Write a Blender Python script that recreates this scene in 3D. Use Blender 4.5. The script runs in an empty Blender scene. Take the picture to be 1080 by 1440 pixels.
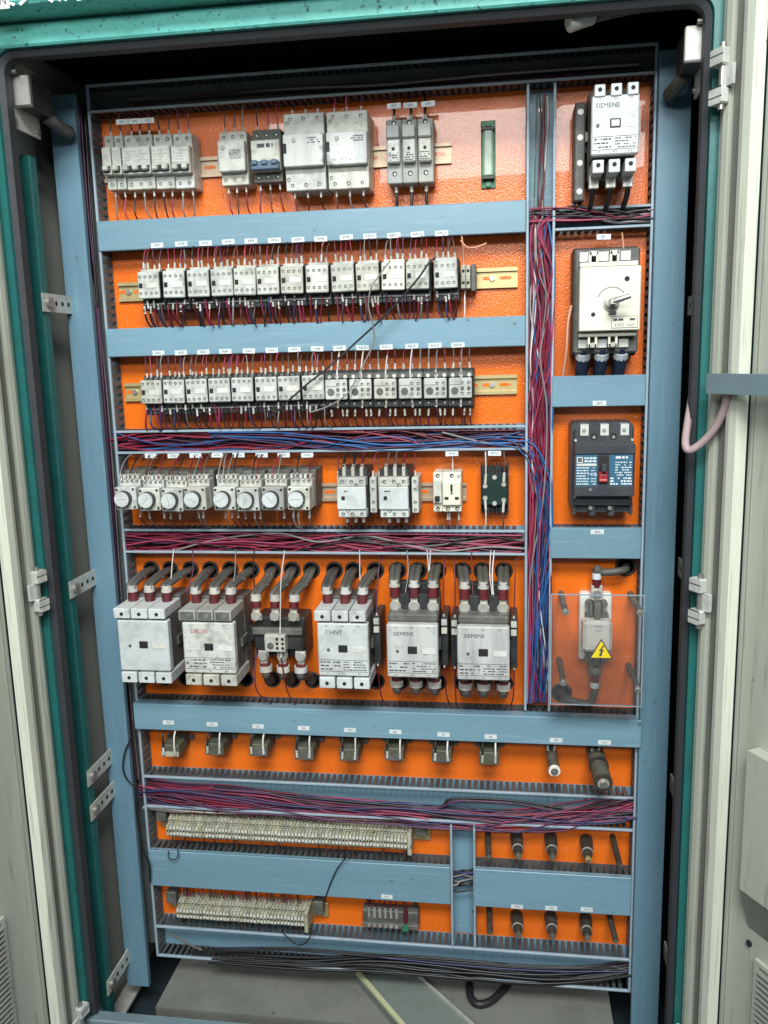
import bpy, math, random
from mathutils import Vector, Matrix, noise
from mathutils.geometry import tessellate_polygon
random.seed(7)
SC = bpy.context.scene
COL = SC.collection
# ------------------------------------------------------------------ camera
CX, CY, CZ = 0.25494, -1.54982, 0.36959
YAW, PIT, ROL, FPX = 0.143101, -0.179855, -0.025838, 1200.05
_f = Vector((-math.sin(YAW)*math.cos(PIT), math.cos(YAW)*math.cos(PIT), math.sin(PIT)))
_r = Vector((math.cos(YAW), math.sin(YAW), 0)); _u = _r.cross(_f)
CR = math.cos(ROL)*_r + math.sin(ROL)*_u; CU = -math.sin(ROL)*_r + math.cos(ROL)*_u; CF = _f
cam = bpy.data.cameras.new('camera'); camo = bpy.data.objects.new('camera', cam); COL.objects.link(camo)
cam.sensor_fit = 'HORIZONTAL'; cam.sensor_width = 36; cam.lens = 36*FPX/1080
cam.clip_start = 0.02; cam.clip_end = 100
m = Matrix((CR, CU, -CF)).transposed().to_4x4(); m.translation = (CX, CY, CZ); camo.matrix_world = m
SC.camera = camo
# ------------------------------------------------------------------ light
W = bpy.data.worlds.new('World'); SC.world = W; W.use_nodes = True
bg = W.node_tree.nodes['Background']; bg.inputs[0].default_value = (0.80, 0.92, 1.0, 1); bg.inputs[1].default_value = 0.14
def area(name, loc, aim, sx, sy, power, col):
    l = bpy.data.lights.new(name, 'AREA'); l.shape = 'RECTANGLE'; l.size = sx; l.size_y = sy; l.energy = power; l.color = col
    o = bpy.data.objects.new(name, l); COL.objects.link(o); o.location = loc
    o.rotation_euler = (Vector(aim)-Vector(loc)).to_track_quat('-Z', 'Y').to_euler()
area('workshop_window', (0.15, -3.3, 1.50), (0, 0, 0.5), 2.4, 0.35, 58, (0.94, 1.0, 1.0))
area('workshop_roof_light', (0.35, -2.7, 2.45), (0, 0, 0), 1.5, 0.8, 150, (0.955, 1.0, 0.985))
area('workshop_ceiling_light', (0.4, -1.9, 3.0), (0, 0, 0), 1.6, 1.6, 18, (0.95, 1.0, 1.0))
SC.view_settings.view_transform = 'Standard'; SC.view_settings.look = 'None'
SC.view_settings.exposure = 0.0; SC.view_settings.gamma = 1.0
SC.view_settings.use_curve_mapping = False
SC.cycles.max_bounces = 6; SC.cycles.transparent_max_bounces = 6
try: SC.cycles.use_denoising = True
except Exception: pass

YP = 0.045                                     # face of the orange plate; the duct fronts lie at Y = 0
def at(px, py, Y):                             # photograph pixel -> point on the plane at depth Y
    d = CF*FPX + CR*(px-540) - CU*(py-720)
    t = (Y-CY)/d.y
    return CX+d.x*t, CZ+d.z*t
def rect(x0, y0, x1, y1, Y):                   # centre and size in metres of a pixel rectangle at depth Y
    xm, ym = (x0+x1)/2, (y0+y1)/2
    a = at(x0, ym, Y)[0]; b = at(x1, ym, Y)[0]; c = at(xm, y0, Y)[1]; d = at(xm, y1, Y)[1]
    return (a+b)/2, (c+d)/2, b-a, c-d
# ------------------------------------------------------------------ text meshes (built-in font) made first, scene still empty
def _text(body, size):
    c = bpy.data.curves.new('t', 'FONT'); c.body = body; c.size = size; c.align_x = 'CENTER'; c.align_y = 'CENTER'
    c.resolution_u = 2
    o = bpy.data.objects.new('t', c); COL.objects.link(o)
    dg = bpy.context.evaluated_depsgraph_get(); me = bpy.data.meshes.new_from_object(o.evaluated_get(dg))
    bpy.data.objects.remove(o); bpy.data.curves.remove(c)
    return me
TX = {}
for s, z in ([('SIEMENS', .0095), ('DELIXI', .011), ('CHNT', .011), ('IAN', .022), ('装天源活', .066), ('140A', .008), ('ON', .006), ('NGTC', .006), ('RT16', .005),
              ('CM1-225/3', .008), ('R01', .006), ('1L1', .005), ('3L2', .005), ('5L3', .005), ('2T1', .005), ('4T2', .005), ('6T3', .005)]
             + [('KM%d' % i, .0075) for i in range(1, 15)] + [('KA%d' % i, .0075) for i in range(1, 15)]
             + [('KT%d' % i, .007) for i in range(1, 11)] + [('R%d' % i, .007) for i in range(1, 11)] + [('XT%d' % i, .007) for i in range(1, 6)] + [('QF%d' % i, .007) for i in range(1, 6)]):
    TX[s] = _text(s, z)
# ------------------------------------------------------------------ materials
def _n(nt, t, **k):
    n = nt.nodes.new(t)
    for a, b in k.items(): setattr(n, a, b)
    return n
def mat(name, col, rough=.5, metal=0, dirt=.25, dscale=30, dcol=None, bump=0, bscale=200, spec=.5, var=.06, wear=None, wscale=18, wth=.62, coat=0, streak=False, scuff=None, wsoft=.05):
    M = bpy.data.materials.new(name); M.use_nodes = True; nt = M.node_tree; b = nt.nodes['Principled BSDF']; L = nt.links.new
    b.inputs['Roughness'].default_value = rough; b.inputs['Metallic'].default_value = metal
    b.inputs['Specular IOR Level'].default_value = spec; b.inputs['Coat Weight'].default_value = coat
    tc = _n(nt, 'ShaderNodeTexCoord'); oi = _n(nt, 'ShaderNodeObjectInfo')
    mul = _n(nt, 'ShaderNodeMath', operation='MULTIPLY'); mul.inputs[1].default_value = 37.0; L(oi.outputs['Random'], mul.inputs[0])
    add = _n(nt, 'ShaderNodeVectorMath', operation='ADD'); L(tc.outputs['Object'], add.inputs[0]); L(mul.outputs[0], add.inputs[1])
    vec = add.outputs[0]
    if streak:
        mp = _n(nt, 'ShaderNodeMapping'); mp.inputs['Scale'].default_value = (.10, 1, 1) if streak == 'x' else (1, 1, .12); L(vec, mp.inputs[0]); vec2 = mp.outputs[0]
    else: vec2 = vec
    n1 = _n(nt, 'ShaderNodeTexNoise'); n1.inputs['Scale'].default_value = dscale; n1.inputs['Detail'].default_value = 6; n1.inputs['Roughness'].default_value = .65
    L(vec2, n1.inputs['Vector'])
    r1 = _n(nt, 'ShaderNodeMapRange'); r1.inputs[1].default_value = .45; r1.inputs[2].default_value = .75; r1.inputs[3].default_value = 0; r1.inputs[4].default_value = dirt
    L(n1.outputs[0], r1.inputs[0])
    mx = _n(nt, 'ShaderNodeMix', data_type='RGBA'); L(r1.outputs[0], mx.inputs[0])
    dc = dcol or tuple(c*.35 for c in col)
    # value variation from object to object
    hv = _n(nt, 'ShaderNodeHueSaturation'); hv.inputs['Color'].default_value = (*col, 1)
    rv = _n(nt, 'ShaderNodeMapRange'); rv.inputs[3].default_value = 1-var; rv.inputs[4].default_value = 1+var; L(oi.outputs['Random'], rv.inputs[0]); L(rv.outputs[0], hv.inputs['Value'])
    fr = _n(nt, 'ShaderNodeMath', operation='MULTIPLY'); fr.inputs[1].default_value = 7.31; L(oi.outputs['Random'], fr.inputs[0])
    fc = _n(nt, 'ShaderNodeMath', operation='FRACT'); L(fr.outputs[0], fc.inputs[0])
    yl = _n(nt, 'ShaderNodeMix', data_type='RGBA', blend_type='MULTIPLY'); ym = _n(nt, 'ShaderNodeMath', operation='MULTIPLY'); ym.inputs[1].default_value = min(1, var*7); L(fc.outputs[0], ym.inputs[0]); L(ym.outputs[0], yl.inputs[0])
    L(hv.outputs[0], yl.inputs[6]); yl.inputs[7].default_value = (1.0, .955, .83, 1)      # uneven yellowing with age
    L(yl.outputs[2], mx.inputs[6]); mx.inputs[7].default_value = (*dc, 1)
    out = mx.outputs[2]
    if wear:
        n2 = _n(nt, 'ShaderNodeTexNoise'); n2.inputs['Scale'].default_value = wscale; n2.inputs['Detail'].default_value = 10; n2.inputs['Roughness'].default_value = .72
        L(vec, n2.inputs['Vector'])
        r2 = _n(nt, 'ShaderNodeMapRange'); r2.inputs[1].default_value = wth; r2.inputs[2].default_value = wth+wsoft; L(n2.outputs[0], r2.inputs[0])
        m2 = _n(nt, 'ShaderNodeMix', data_type='RGBA'); L(r2.outputs[0], m2.inputs[0]); L(out, m2.inputs[6]); m2.inputs[7].default_value = (*wear, 1); out = m2.outputs[2]
    if scuff:                                     # thin scratches of bare or dusty material, running one way
        ms = _n(nt, 'ShaderNodeMapping'); ms.inputs['Scale'].default_value = (9, 60, 260) if streak == 'x' else (260, 60, 7); ms.inputs['Rotation'].default_value = (0, .12, 0); L(vec, ms.inputs[0])
        ns = _n(nt, 'ShaderNodeTexNoise'); ns.inputs['Scale'].default_value = 1.0; ns.inputs['Detail'].default_value = 3; L(ms.outputs[0], ns.inputs['Vector'])
        rs = _n(nt, 'ShaderNodeMapRange'); rs.inputs[1].default_value = .60; rs.inputs[2].default_value = .70; rs.inputs[4].default_value = .55; L(ns.outputs[0], rs.inputs[0])
        m3 = _n(nt, 'ShaderNodeMix', data_type='RGBA'); L(rs.outputs[0], m3.inputs[0]); L(out, m3.inputs[6]); m3.inputs[7].default_value = (*scuff, 1); out = m3.outputs[2]
    L(out, b.inputs['Base Color'])
    rr = _n(nt, 'ShaderNodeMapRange'); rr.inputs[3].default_value = max(.02, rough-.08); rr.inputs[4].default_value = min(1, rough+.15); L(n1.outputs[0], rr.inputs[0]); L(rr.outputs[0], b.inputs['Roughness'])
    if bump:
        n3 = _n(nt, 'ShaderNodeTexNoise'); n3.inputs['Scale'].default_value = bscale; n3.inputs['Detail'].default_value = 3; L(vec, n3.inputs['Vector'])
        bp = _n(nt, 'ShaderNodeBump'); bp.inputs['Strength'].default_value = bump; bp.inputs['Distance'].default_value = .002
        L(n3.outputs[0], bp.inputs['Height']); L(bp.outputs[0], b.inputs['Normal'])
    return M
M = {}
M['orange'] = mat('orange_enamel', (.82, .158, .008), .17, dirt=.35, dscale=7, dcol=(.55, .080, .010), bump=.50, bscale=300, var=0, coat=.35, wear=(.30, .06, .02), wscale=60, wth=.715)
M['lid'] = mat('blue_duct_lid', (.168, .298, .388), .36, dirt=.42, dscale=16, dcol=(.105, .185, .245), wear=(.06, .095, .12), wscale=48, wth=.635, var=.07, streak='x', scuff=(.27, .38, .45), bump=.10, bscale=40)
M['duct'] = mat('grey_blue_duct', (.105, .122, .138), .5, dirt=.6, dscale=25, dcol=(.04, .042, .045), var=.15)
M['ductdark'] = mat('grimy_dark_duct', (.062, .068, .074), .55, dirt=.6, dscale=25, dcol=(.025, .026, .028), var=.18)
M['lidsmudge'] = mat('smudged_blue_duct_lid', (.168, .298, .388), .36, dirt=.42, dscale=16, dcol=(.105, .185, .245), wear=(.05, .075, .09), wscale=17, wth=.60, wsoft=.16, streak='x', scuff=(.27, .38, .45), bump=.10, bscale=40)
M['lip'] = mat('duct_lip', (.30, .38, .45), .45, dirt=.4, dscale=20, var=.03)
M['upright'] = mat('blue_steel_upright', (.138, .25, .33), .38, dirt=.6, dscale=16, dcol=(.075, .15, .20), scuff=(.20, .31, .38), wear=(.055, .085, .105), wscale=55, wth=.635, bump=.10, bscale=25, streak=True, var=.02)
M['teal'] = mat('shaded_teal_paint', (.016, .120, .112), .33, dirt=.6, dscale=25, dcol=(.010, .058, .055), wear=(.015, .05, .05), wscale=75, wth=.64, bump=.15, bscale=60, var=0)  # same teal as the header, colour darkened to carry shade at the sides
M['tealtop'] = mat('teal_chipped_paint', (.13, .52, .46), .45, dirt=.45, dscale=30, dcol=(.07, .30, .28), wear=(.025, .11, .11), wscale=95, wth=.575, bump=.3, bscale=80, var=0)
M['door'] = mat('pale_green_door_paint', (.42, .435, .37), .42, dirt=.6, dscale=7, dcol=(.23, .25, .20), scuff=(.20, .21, .175), wear=(.13, .14, .12), wscale=40, wth=.67, bump=.12, bscale=15, streak=True, var=.02)
M['rib'] = mat('pale_door_rib', (.60, .615, .52), .40, dirt=.6, dscale=11, dcol=(.32, .34, .275), scuff=(.30, .30, .26), wear=(.22, .22, .19), wscale=16, wth=.70, streak=True, var=.02)
M['groove'] = mat('grimy_gasket_strip', (.19, .195, .17), .6, dirt=.7, dscale=9, dcol=(.09, .09, .08), wear=(.10, .10, .09), wscale=16, wth=.64, streak=True)
M['inner'] = mat('shaded_cabinet_paint', (.022, .035, .042), .55, dirt=.4, dscale=8, var=0)  # dark base colour carries the shade inside, also on right panel and post
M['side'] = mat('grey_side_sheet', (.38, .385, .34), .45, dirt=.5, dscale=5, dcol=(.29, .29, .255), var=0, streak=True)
M['gasket'] = mat('black_gasket', (.028, .030, .036), .6, dirt=.4)
M['white'] = mat('white_plastic', (.53, .54, .515), .38, dirt=.80, dscale=45, dcol=(.17, .165, .145), wear=(.13, .13, .12), wscale=85, wth=.63, var=.13)
M['clean'] = mat('clean_white_plastic', (.57, .60, .605), .36, dirt=.65, dscale=30, dcol=(.25, .255, .245), wear=(.17, .17, .165), wscale=60, wth=.655, var=.05)
M['grimy'] = mat('grimy_white_plastic', (.55, .56, .55), .42, dirt=.8, dscale=22, dcol=(.22, .215, .205), wear=(.07, .07, .075), wscale=24, wth=.555, wsoft=.13, streak=True, var=.04)
M['cream'] = mat('cream_plastic', (.72, .69, .58), .42, dirt=.35, dscale=20, dcol=(.50, .43, .31), wear=(.42, .30, .20), wscale=25, wth=.72, var=.03)
M['beige'] = mat('beige_terminal_plastic', (.44, .43, .35), .5, dirt=.9, dscale=55, dcol=(.12, .115, .085), wear=(.06, .055, .04), wscale=75, wth=.60, var=.16)
M['grey'] = mat('grey_plastic', (.36, .37, .36), .5, dirt=.5, dscale=30, dcol=(.15, .15, .14), var=.1)
M['dusty'] = mat('dusty_dark_plastic', (.085, .085, .080), .55, dirt=.7, dscale=40, dcol=(.21, .20, .185), var=.15)
M['black'] = mat('black_plastic', (.022, .024, .026), .42, dirt=.5, dscale=40, dcol=(.07, .068, .062), var=.1)
M['mccb'] = mat('charcoal_moulding', (.040, .042, .050), .38, dirt=.4, dscale=25, dcol=(.085, .082, .082), var=0, bump=.08, bscale=300)
M['hole'] = mat('dark_recess', (.012, .012, .012), .7, dirt=0)
M['steel'] = mat('dull_steel', (.50, .50, .48), .38, .85, dirt=.5, dscale=60, dcol=(.16, .15, .13), var=.1)
M['tin'] = mat('tinned_lug', (.58, .57, .54), .42, .55, dirt=.5, dscale=80, dcol=(.28, .26, .23), var=.1)
M['zinc'] = mat('galvanised_steel', (.60, .61, .585), .42, .25, dirt=.5, dscale=40, dcol=(.17, .17, .16), var=.08)
M['rail'] = mat('yellow_zinc_rail', (.58, .47, .23), .35, .55, dirt=.5, dscale=18, dcol=(.34, .22, .12), var=.05)
M['railp'] = mat('dull_pinkish_rail', (.55, .42, .30), .4, .5, dirt=.4, dscale=18, dcol=(.3, .2, .13), var=.05)
M['print'] = mat('dark_print', (.06, .06, .07), .6, dirt=.3)
M['redprint'] = mat('red_print', (.38, .04, .05), .6, dirt=.3)
M['tag'] = mat('white_label_tape', (.64, .68, .70), .5, dirt=.45, dscale=60, var=.04)
M['ferr'] = mat('grubby_ferrule', (.50, .49, .475), .5, dirt=.6, dscale=120, dcol=(.2, .19, .18), var=.2)
M['bandtag'] = mat('grubby_cable_tag', (.52, .50, .49), .5, dirt=.6, dscale=90, dcol=(.24, .22, .21), var=.14)
M['stamp'] = mat('pale_sticker', (.66, .66, .63), .45, dirt=.4, dscale=60, var=.08)
M['sleeve'] = mat('crimson_heat_shrink', (.105, .013, .018), .33, dirt=.7, dscale=60, dcol=(.09, .05, .05), var=.2)
M['cable'] = mat('grey_rubber_cable', (.075, .072, .067), .5, dirt=.6, dscale=50, dcol=(.12, .11, .10), var=.2)
M['blackcable'] = mat('black_cable', (.02, .02, .022), .45, dirt=.3, var=.2)
M['navy'] = mat('navy_tape', (.018, .03, .075), .4, dirt=.3)
M['green'] = mat('green_ceramic', (.035, .20, .09), .4, dirt=.4, dscale=40)
M['palegreen'] = mat('pale_green_glaze', (.42, .52, .42), .35, dirt=.5, dscale=50, dcol=(.2, .28, .2))
M['pcb'] = mat('dark_green_module', (.012, .030, .026), .3, dirt=.3, dscale=30, dcol=(.04, .06, .05))
M['bluelabel'] = mat('blue_rating_label', (.030, .115, .20), .4, dirt=.35, dscale=30, dcol=(.05, .17, .22))
M['whiteprint'] = mat('white_print', (.68, .72, .74), .5, dirt=.2)
M['redknob'] = mat('red_toggle', (.50, .03, .045), .35, dirt=.2)
M['bluetog'] = mat('blue_toggle', (.07, .12, .19), .4, dirt=.3)
M['yellow'] = mat('yellow_warning', (.78, .58, .02), .4, dirt=.15)
M['ceram'] = mat('white_ceramic', (.86, .84, .77), .35, dirt=.3, dscale=25, dcol=(.4, .36, .28))
M['resist'] = mat('brown_enamel_resistor', (.085, .078, .062), .5, dirt=.6, dscale=60, dcol=(.17, .15, .11))
M['olive'] = mat('olive_dusty_block', (.075, .08, .055), .6, dirt=.6, dscale=40, dcol=(.15, .14, .10), var=.15)
M['brownpost'] = mat('brown_post', (.045, .037, .030), .5, dirt=.6, dscale=40, dcol=(.10, .085, .07))
M['pinkhose'] = mat('pinkish_grey_hose', (.40, .29, .30), .5, dirt=.4, dscale=25, dcol=(.2, .15, .15))
M['strap'] = mat('blue_grey_strap', (.15, .21, .235), .5, dirt=.4, dscale=14, var=0)
M['floor'] = mat('dusty_concrete', (.175, .18, .165), .8, dirt=.75, dscale=9, dcol=(.11, .11, .10), wear=(.06, .06, .055), wscale=28, wth=.63, bump=.3, bscale=60)
M['plank'] = mat('grey_green_board', (.16, .19, .17), .6, dirt=.5, dscale=9, dcol=(.09, .10, .09))
M['plankedge'] = mat('pale_yellowish_edge', (.46, .48, .31), .55, dirt=.5, dscale=20, dcol=(.25, .26, .18))
for k, c in dict(w_red=(.22, .013, .038), w_pink=(.30, .035, .095), w_purple=(.085, .024, .075), w_black=(.014, .013, .016), w_grey=(.20, .19, .20), w_blue=(.02, .115, .34), w_navy=(.03, .04, .13), w_white=(.62, .58, .58), w_darkred=(.13, .012, .02), w_brown=(.10, .055, .045), w_green=(.02, .09, .05), w_salmon=(.62, .30, .20)).items():
    M[k] = mat(k.replace('w_', '')+'_wire_insulation', c, .38, dirt=.3, dscale=30, var=.22)
def acrylic():
    A = bpy.data.materials.new('clear_acrylic'); A.use_nodes = True; nt = A.node_tree; nt.nodes.clear(); L = nt.links.new
    o = _n(nt, 'ShaderNodeOutputMaterial'); t = _n(nt, 'ShaderNodeBsdfTransparent'); t.inputs[0].default_value = (.97, .97, .97, 1)
    g = _n(nt, 'ShaderNodeBsdfGlossy'); g.inputs['Roughness'].default_value = .06
    d = _n(nt, 'ShaderNodeBsdfDiffuse'); d.inputs[0].default_value = (.62, .60, .58, 1)
    n1 = _n(nt, 'ShaderNodeTexNoise'); n1.inputs['Scale'].default_value = 12; n1.inputs['Detail'].default_value = 5
    mr = _n(nt, 'ShaderNodeMapRange'); mr.inputs[3].default_value = .01; mr.inputs[4].default_value = .07; L(n1.outputs[0], mr.inputs[0])
    f = _n(nt, 'ShaderNodeFresnel'); f.inputs[0].default_value = 1.45
    a = _n(nt, 'ShaderNodeMixShader'); L(mr.outputs[0], a.inputs[0]); L(t.outputs[0], a.inputs[1]); L(d.outputs[0], a.inputs[2])
    b = _n(nt, 'ShaderNodeMixShader'); L(f.outputs[0], b.inputs[0]); L(a.outputs[0], b.inputs[1]); L(g.outputs[0], b.inputs[2]); L(b.outputs[0], o.inputs[0])
    return A
M['acrylic'] = acrylic()
# ------------------------------------------------------------------ mesh helpers
class MB:
    def __init__(s, xf=None): s.v = []; s.f = []; s.sm = []; s.mi = []; s.m = 0; s.xf = xf
    def add(s, vs, fs, smooth=False):
        b = len(s.v)
        s.v += [tuple(s.xf(*p)) if s.xf else tuple(p) for p in vs]
        for f in fs: s.f.append([b+i for i in f]); s.sm.append(smooth); s.mi.append(s.m)
        return s
    def box(s, x0, x1, y0, y1, z0, z1, c=0):
        if c <= 0:
            return s.add([(x0, y0, z0), (x1, y0, z0), (x1, y1, z0), (x0, y1, z0), (x0, y0, z1), (x1, y0, z1), (x1, y1, z1), (x0, y1, z1)],
                         [(0, 3, 2, 1), (4, 5, 6, 7), (0, 1, 5, 4), (2, 3, 7, 6), (1, 2, 6, 5), (3, 0, 4, 7)])
        v = [(x0+c, y0, z0+c), (x1-c, y0, z0+c), (x1-c, y0, z1-c), (x0+c, y0, z1-c),
             (x0, y0+c, z0+c), (x0+c, y0+c, z0), (x1-c, y0+c, z0), (x1, y0+c, z0+c), (x1, y0+c, z1-c), (x1-c, y0+c, z1), (x0+c, y0+c, z1), (x0, y0+c, z1-c)]
        v += [(x, y1, z) for x, y, z in v[4:12]]
        f = [(0, 1, 2, 3), (5, 6, 1, 0), (7, 8, 2, 1), (9, 10, 3, 2), (11, 4, 0, 3), (4, 5, 0), (6, 7, 1), (8, 9, 2), (10, 11, 3)]
        for i in range(8):
            a, b = 4+i, 4+(i+1) % 8
            f.append((a, a+8, b+8, b))
        f.append(tuple(range(19, 11, -1)))
        return s.add(v, f)
    def cyl(s, p, ax, r, h, n=12, r2=None, caps=True):
        r2 = r if r2 is None else r2; vs = []; fs = []
        for k, (rr, t) in enumerate(((r, 0), (r2, h))):
            for i in range(n):
                a = 2*math.pi*i/n; c, d = rr*math.cos(a), rr*math.sin(a)
                q = {'x': (t, c, d), 'y': (c, t, d), 'z': (c, d, t)}[ax]
                vs.append((p[0]+q[0], p[1]+q[1], p[2]+q[2]))
        s.add(vs, [(i, (i+1) % n, n+(i+1) % n, n+i) for i in range(n)], True)
        if caps:
            s.add(vs[:n], [tuple(range(n-1, -1, -1))]); s.add(vs[n:], [tuple(range(n))])
        return s
    def torus(s, p, ax, R, r, n=18, k=6, a0=0, a1=2*math.pi):
        pts = []; full = abs(a1-a0-2*math.pi) < 1e-6
        for i in range(n if full else n+1):
            a = a0+(a1-a0)*i/n; c, d = R*math.cos(a), R*math.sin(a)
            pts.append(Vector(p)+Vector({'x': (0, c, d), 'y': (c, 0, d), 'z': (c, d, 0)}[ax]))
        return s.tube(pts, r, k, closed=full)
    def tube(s, pts, r, k=5, closed=False):
        pts = [Vector(p) for p in pts]; n = len(pts); vs = []; fs = []
        T = [((pts[(i+1) % n] if closed or i < n-1 else pts[i]) - (pts[i-1] if closed or i > 0 else pts[i])).normalized() for i in range(n)]
        ref = Vector((0, 1, 0)) if abs(T[0].y) < .9 else Vector((1, 0, 0))
        nrm = T[0].cross(ref).normalized()
        for i in range(n):
            nrm = (nrm - T[i]*nrm.dot(T[i]))
            nrm = nrm.normalized() if nrm.length > 1e-6 else T[i].orthogonal().normalized()
            bi = T[i].cross(nrm); rr = r[i] if isinstance(r, (list, tuple)) else r
            for j in range(k):
                a = 2*math.pi*j/k; vs.append(pts[i] + nrm*(rr*math.cos(a)) + bi*(rr*math.sin(a)))
        for i in range(n if closed else n-1):
            for j in range(k):
                a, b = i*k+j, i*k+(j+1) % k; c, d = ((i+1) % n)*k+(j+1) % k, ((i+1) % n)*k+j
                fs.append((a, d, c, b))
        s.add(vs, fs, True)
        if not closed: s.add(vs[:k], [tuple(range(k))]); s.add(vs[-k:], [tuple(range(k-1, -1, -1))])
        return s
    def prism(s, poly, y0, y1):                  # poly: (x, z) anticlockwise seen from the front
        n = len(poly); vs = [(x, y0, z) for x, z in poly]+[(x, y1, z) for x, z in poly]
        fs = [tuple(range(n)), tuple(range(2*n-1, n-1, -1))]+[(i, n+i, n+(i+1) % n, (i+1) % n) for i in range(n)]
        return s.add(vs, fs)
    def mesh(s, name, mats):
        me = bpy.data.meshes.new(name); me.from_pydata(s.v, [], s.f)
        for mm in (mats if isinstance(mats, (list, tuple)) else [mats]): me.materials.append(M[mm])
        me.polygons.foreach_set('use_smooth', s.sm); me.polygons.foreach_set('material_index', s.mi); me.update()
        return me
def spline(P, seg=6):
    P = [Vector(p) for p in P]
    if len(P) < 3: return [P[0].lerp(P[-1], i/seg) for i in range(seg+1)]
    Q = [2*P[0]-P[1]]+P+[2*P[-1]-P[-2]]; out = []
    for i in range(1, len(Q)-2):
        a, b, c, d = Q[i-1:i+3]
        for j in range(seg):
            t = j/seg; out.append(.5*((2*b)+(c-a)*t+(2*a-5*b+4*c-d)*t*t+(3*b-a-3*c+d)*t**3))
    out.append(P[-1]); return out
def link(name, data, parent=None, loc=(0, 0, 0), rot=None, scale=None, stuff=False):
    o = bpy.data.objects.new(name, data); COL.objects.link(o); o.location = loc
    if rot: o.rotation_euler = rot
    if scale: o.scale = scale
    if parent: o.parent = parent
    if stuff: o['kind'] = 'stuff'
    return o
def tag(o, label, cat, group=None, kind=None):
    if kind: o['kind'] = kind
    o['label'] = label; o['category'] = cat
    if group: o['group'] = group
    return o
def thing(name, label, cat, loc=(0, 0, 0), group=None): return tag(link(name, None, None, loc), label, cat, group)
def part(name, mb, mats, parent, stuff=False, loc=(0, 0, 0)): return link(name, mb.mesh(name, mats), parent, loc, stuff=stuff)
def words(name, body, mm, parent, x, y, z, scale=1, flip=False, name_data=None):
    me = TX[body]
    key = body+mm
    if key not in TX:
        TX[key] = me.copy(); TX[key].materials.clear(); TX[key].materials.append(M[mm])
    return link(name, TX[key], parent, (x, y, z), (math.pi/2, math.pi if flip else 0, 0), (scale,)*3)
def dashes(name, parent, x0, x1, z0, z1, rows, y, mm='print', seed=1, fill=.75, hfrac=.5):
    R = random.Random(seed); mb = MB(); dz = (z1-z0)/rows
    for r in range(rows):
        x = x0; z = z1-(r+.5)*dz; h = dz*hfrac/2
        while x < x1:
            w = R.uniform(.35, 1.3)*dz
            if R.random() < fill: mb.add([(x, y, z-h), (min(x+w, x1), y, z-h), (min(x+w, x1), y, z+h), (x, y, z+h)], [(0, 1, 2, 3)])
            x += w+dz*.25
    return part(name, mb, mm, parent, stuff=True)
ORD = ['first', 'second', 'third', 'fourth', 'fifth', 'sixth', 'seventh', 'eighth', 'ninth', 'tenth', 'eleventh', 'twelfth', 'thirteenth', 'fourteenth']
# ================================================================== the cabinet
cab = thing('electrical_cabinet', 'teal steel control cabinet standing open with pale doors and blue uprights', 'cabinet', (0, 0, -1.06))
def cpart(name, mb, mm, par=None, stuff=False):             # world coordinates -> child of the cabinet
    o = link(name, mb.mesh(name, mm), par or cab, (0, 0, 0) if par else (0, 0, 1.06), stuff=stuff); return o
YF = -.20
cpart('back_panel', MB().box(-.60, .60, .25, .262, -1.06, .93), 'inner')
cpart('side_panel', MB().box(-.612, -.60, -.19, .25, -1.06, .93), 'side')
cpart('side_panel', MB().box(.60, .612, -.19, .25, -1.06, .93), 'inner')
cpart('roof_panel', MB().box(-.612, .612, -.19, .262, .93, .942), 'inner')
# rim of the opening: a rounded rectangular return, dark gasket inside it
def rim(x0, x1, z0, z1, r, n=6):
    pts = []
    for cx, cz, a0 in ((x1-r, z1-r, 0), (x0+r, z1-r, 90), (x0+r, z0+r, 180), (x1-r, z0+r, 270)):
        for i in range(n+1):
            a = math.radians(a0+90*i/n); pts.append((cx+r*math.cos(a), cz+r*math.sin(a)))
    return pts
def ringmesh(loops):                                         # loops of (x, y, z), joined one to the next
    mb = MB(); n = len(loops[0])
    for a, b in zip(loops, loops[1:]):
        mb.add(list(a)+list(b), [(i, (i+1) % n, n+(i+1) % n, n+i) for i in range(n)])
    return mb
inn = rim(-.531, .535, -.885, .848, .022); mid = rim(-.539, .543, -.893, .856, .028); out = rim(-.557, .560, -.92, .893, .035)
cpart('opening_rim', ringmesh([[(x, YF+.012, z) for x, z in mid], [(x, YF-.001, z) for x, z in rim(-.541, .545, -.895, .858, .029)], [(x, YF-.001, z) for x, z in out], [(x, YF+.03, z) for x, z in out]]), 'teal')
cpart('rubber_seal', ringmesh([[(x, YF+.030, z) for x, z in inn], [(x, YF+.010, z) for x, z in inn], [(x, YF+.004, z) for x, z in mid], [(x, YF+.03, z) for x, z in mid]]), 'gasket')
cpart('jamb_return', MB().box(-.600, -.560, YF+.03, YF+.045, -1.0, .90), 'inner')
cpart('jamb_return', MB().box(.560, .600, YF+.03, YF+.045, -1.0, .90), 'inner')
cpart('head_return', MB().box(-.600, .600, YF+.03, YF+.045, .875, .93), 'inner')
# header: chipped lower band, dark recess, bright fascia with lettering
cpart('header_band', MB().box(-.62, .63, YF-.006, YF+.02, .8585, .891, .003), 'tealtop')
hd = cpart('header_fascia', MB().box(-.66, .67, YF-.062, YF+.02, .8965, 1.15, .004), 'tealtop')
me = TX['装天源活'].copy(); me.materials.clear(); me.materials.append(M['whiteprint'])
lx, lz = at(78, 4, YF-.064)
link('lettering', me, hd, (lx, YF-.0635, lz+.0235), (math.pi/2, 0, 0), (.92, .92, .92))
sx, sz = at(2, 4, YF-.064)
st = link('name_plate', MB().box(-.030, .0125, -.001, .0, -.0085, .03).mesh('name_plate', 'stamp'), hd, (sx, YF-.0635, sz))
words('lettering', 'IAN', 'print', st, -.004, -.0016, .002, .7)
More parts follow.
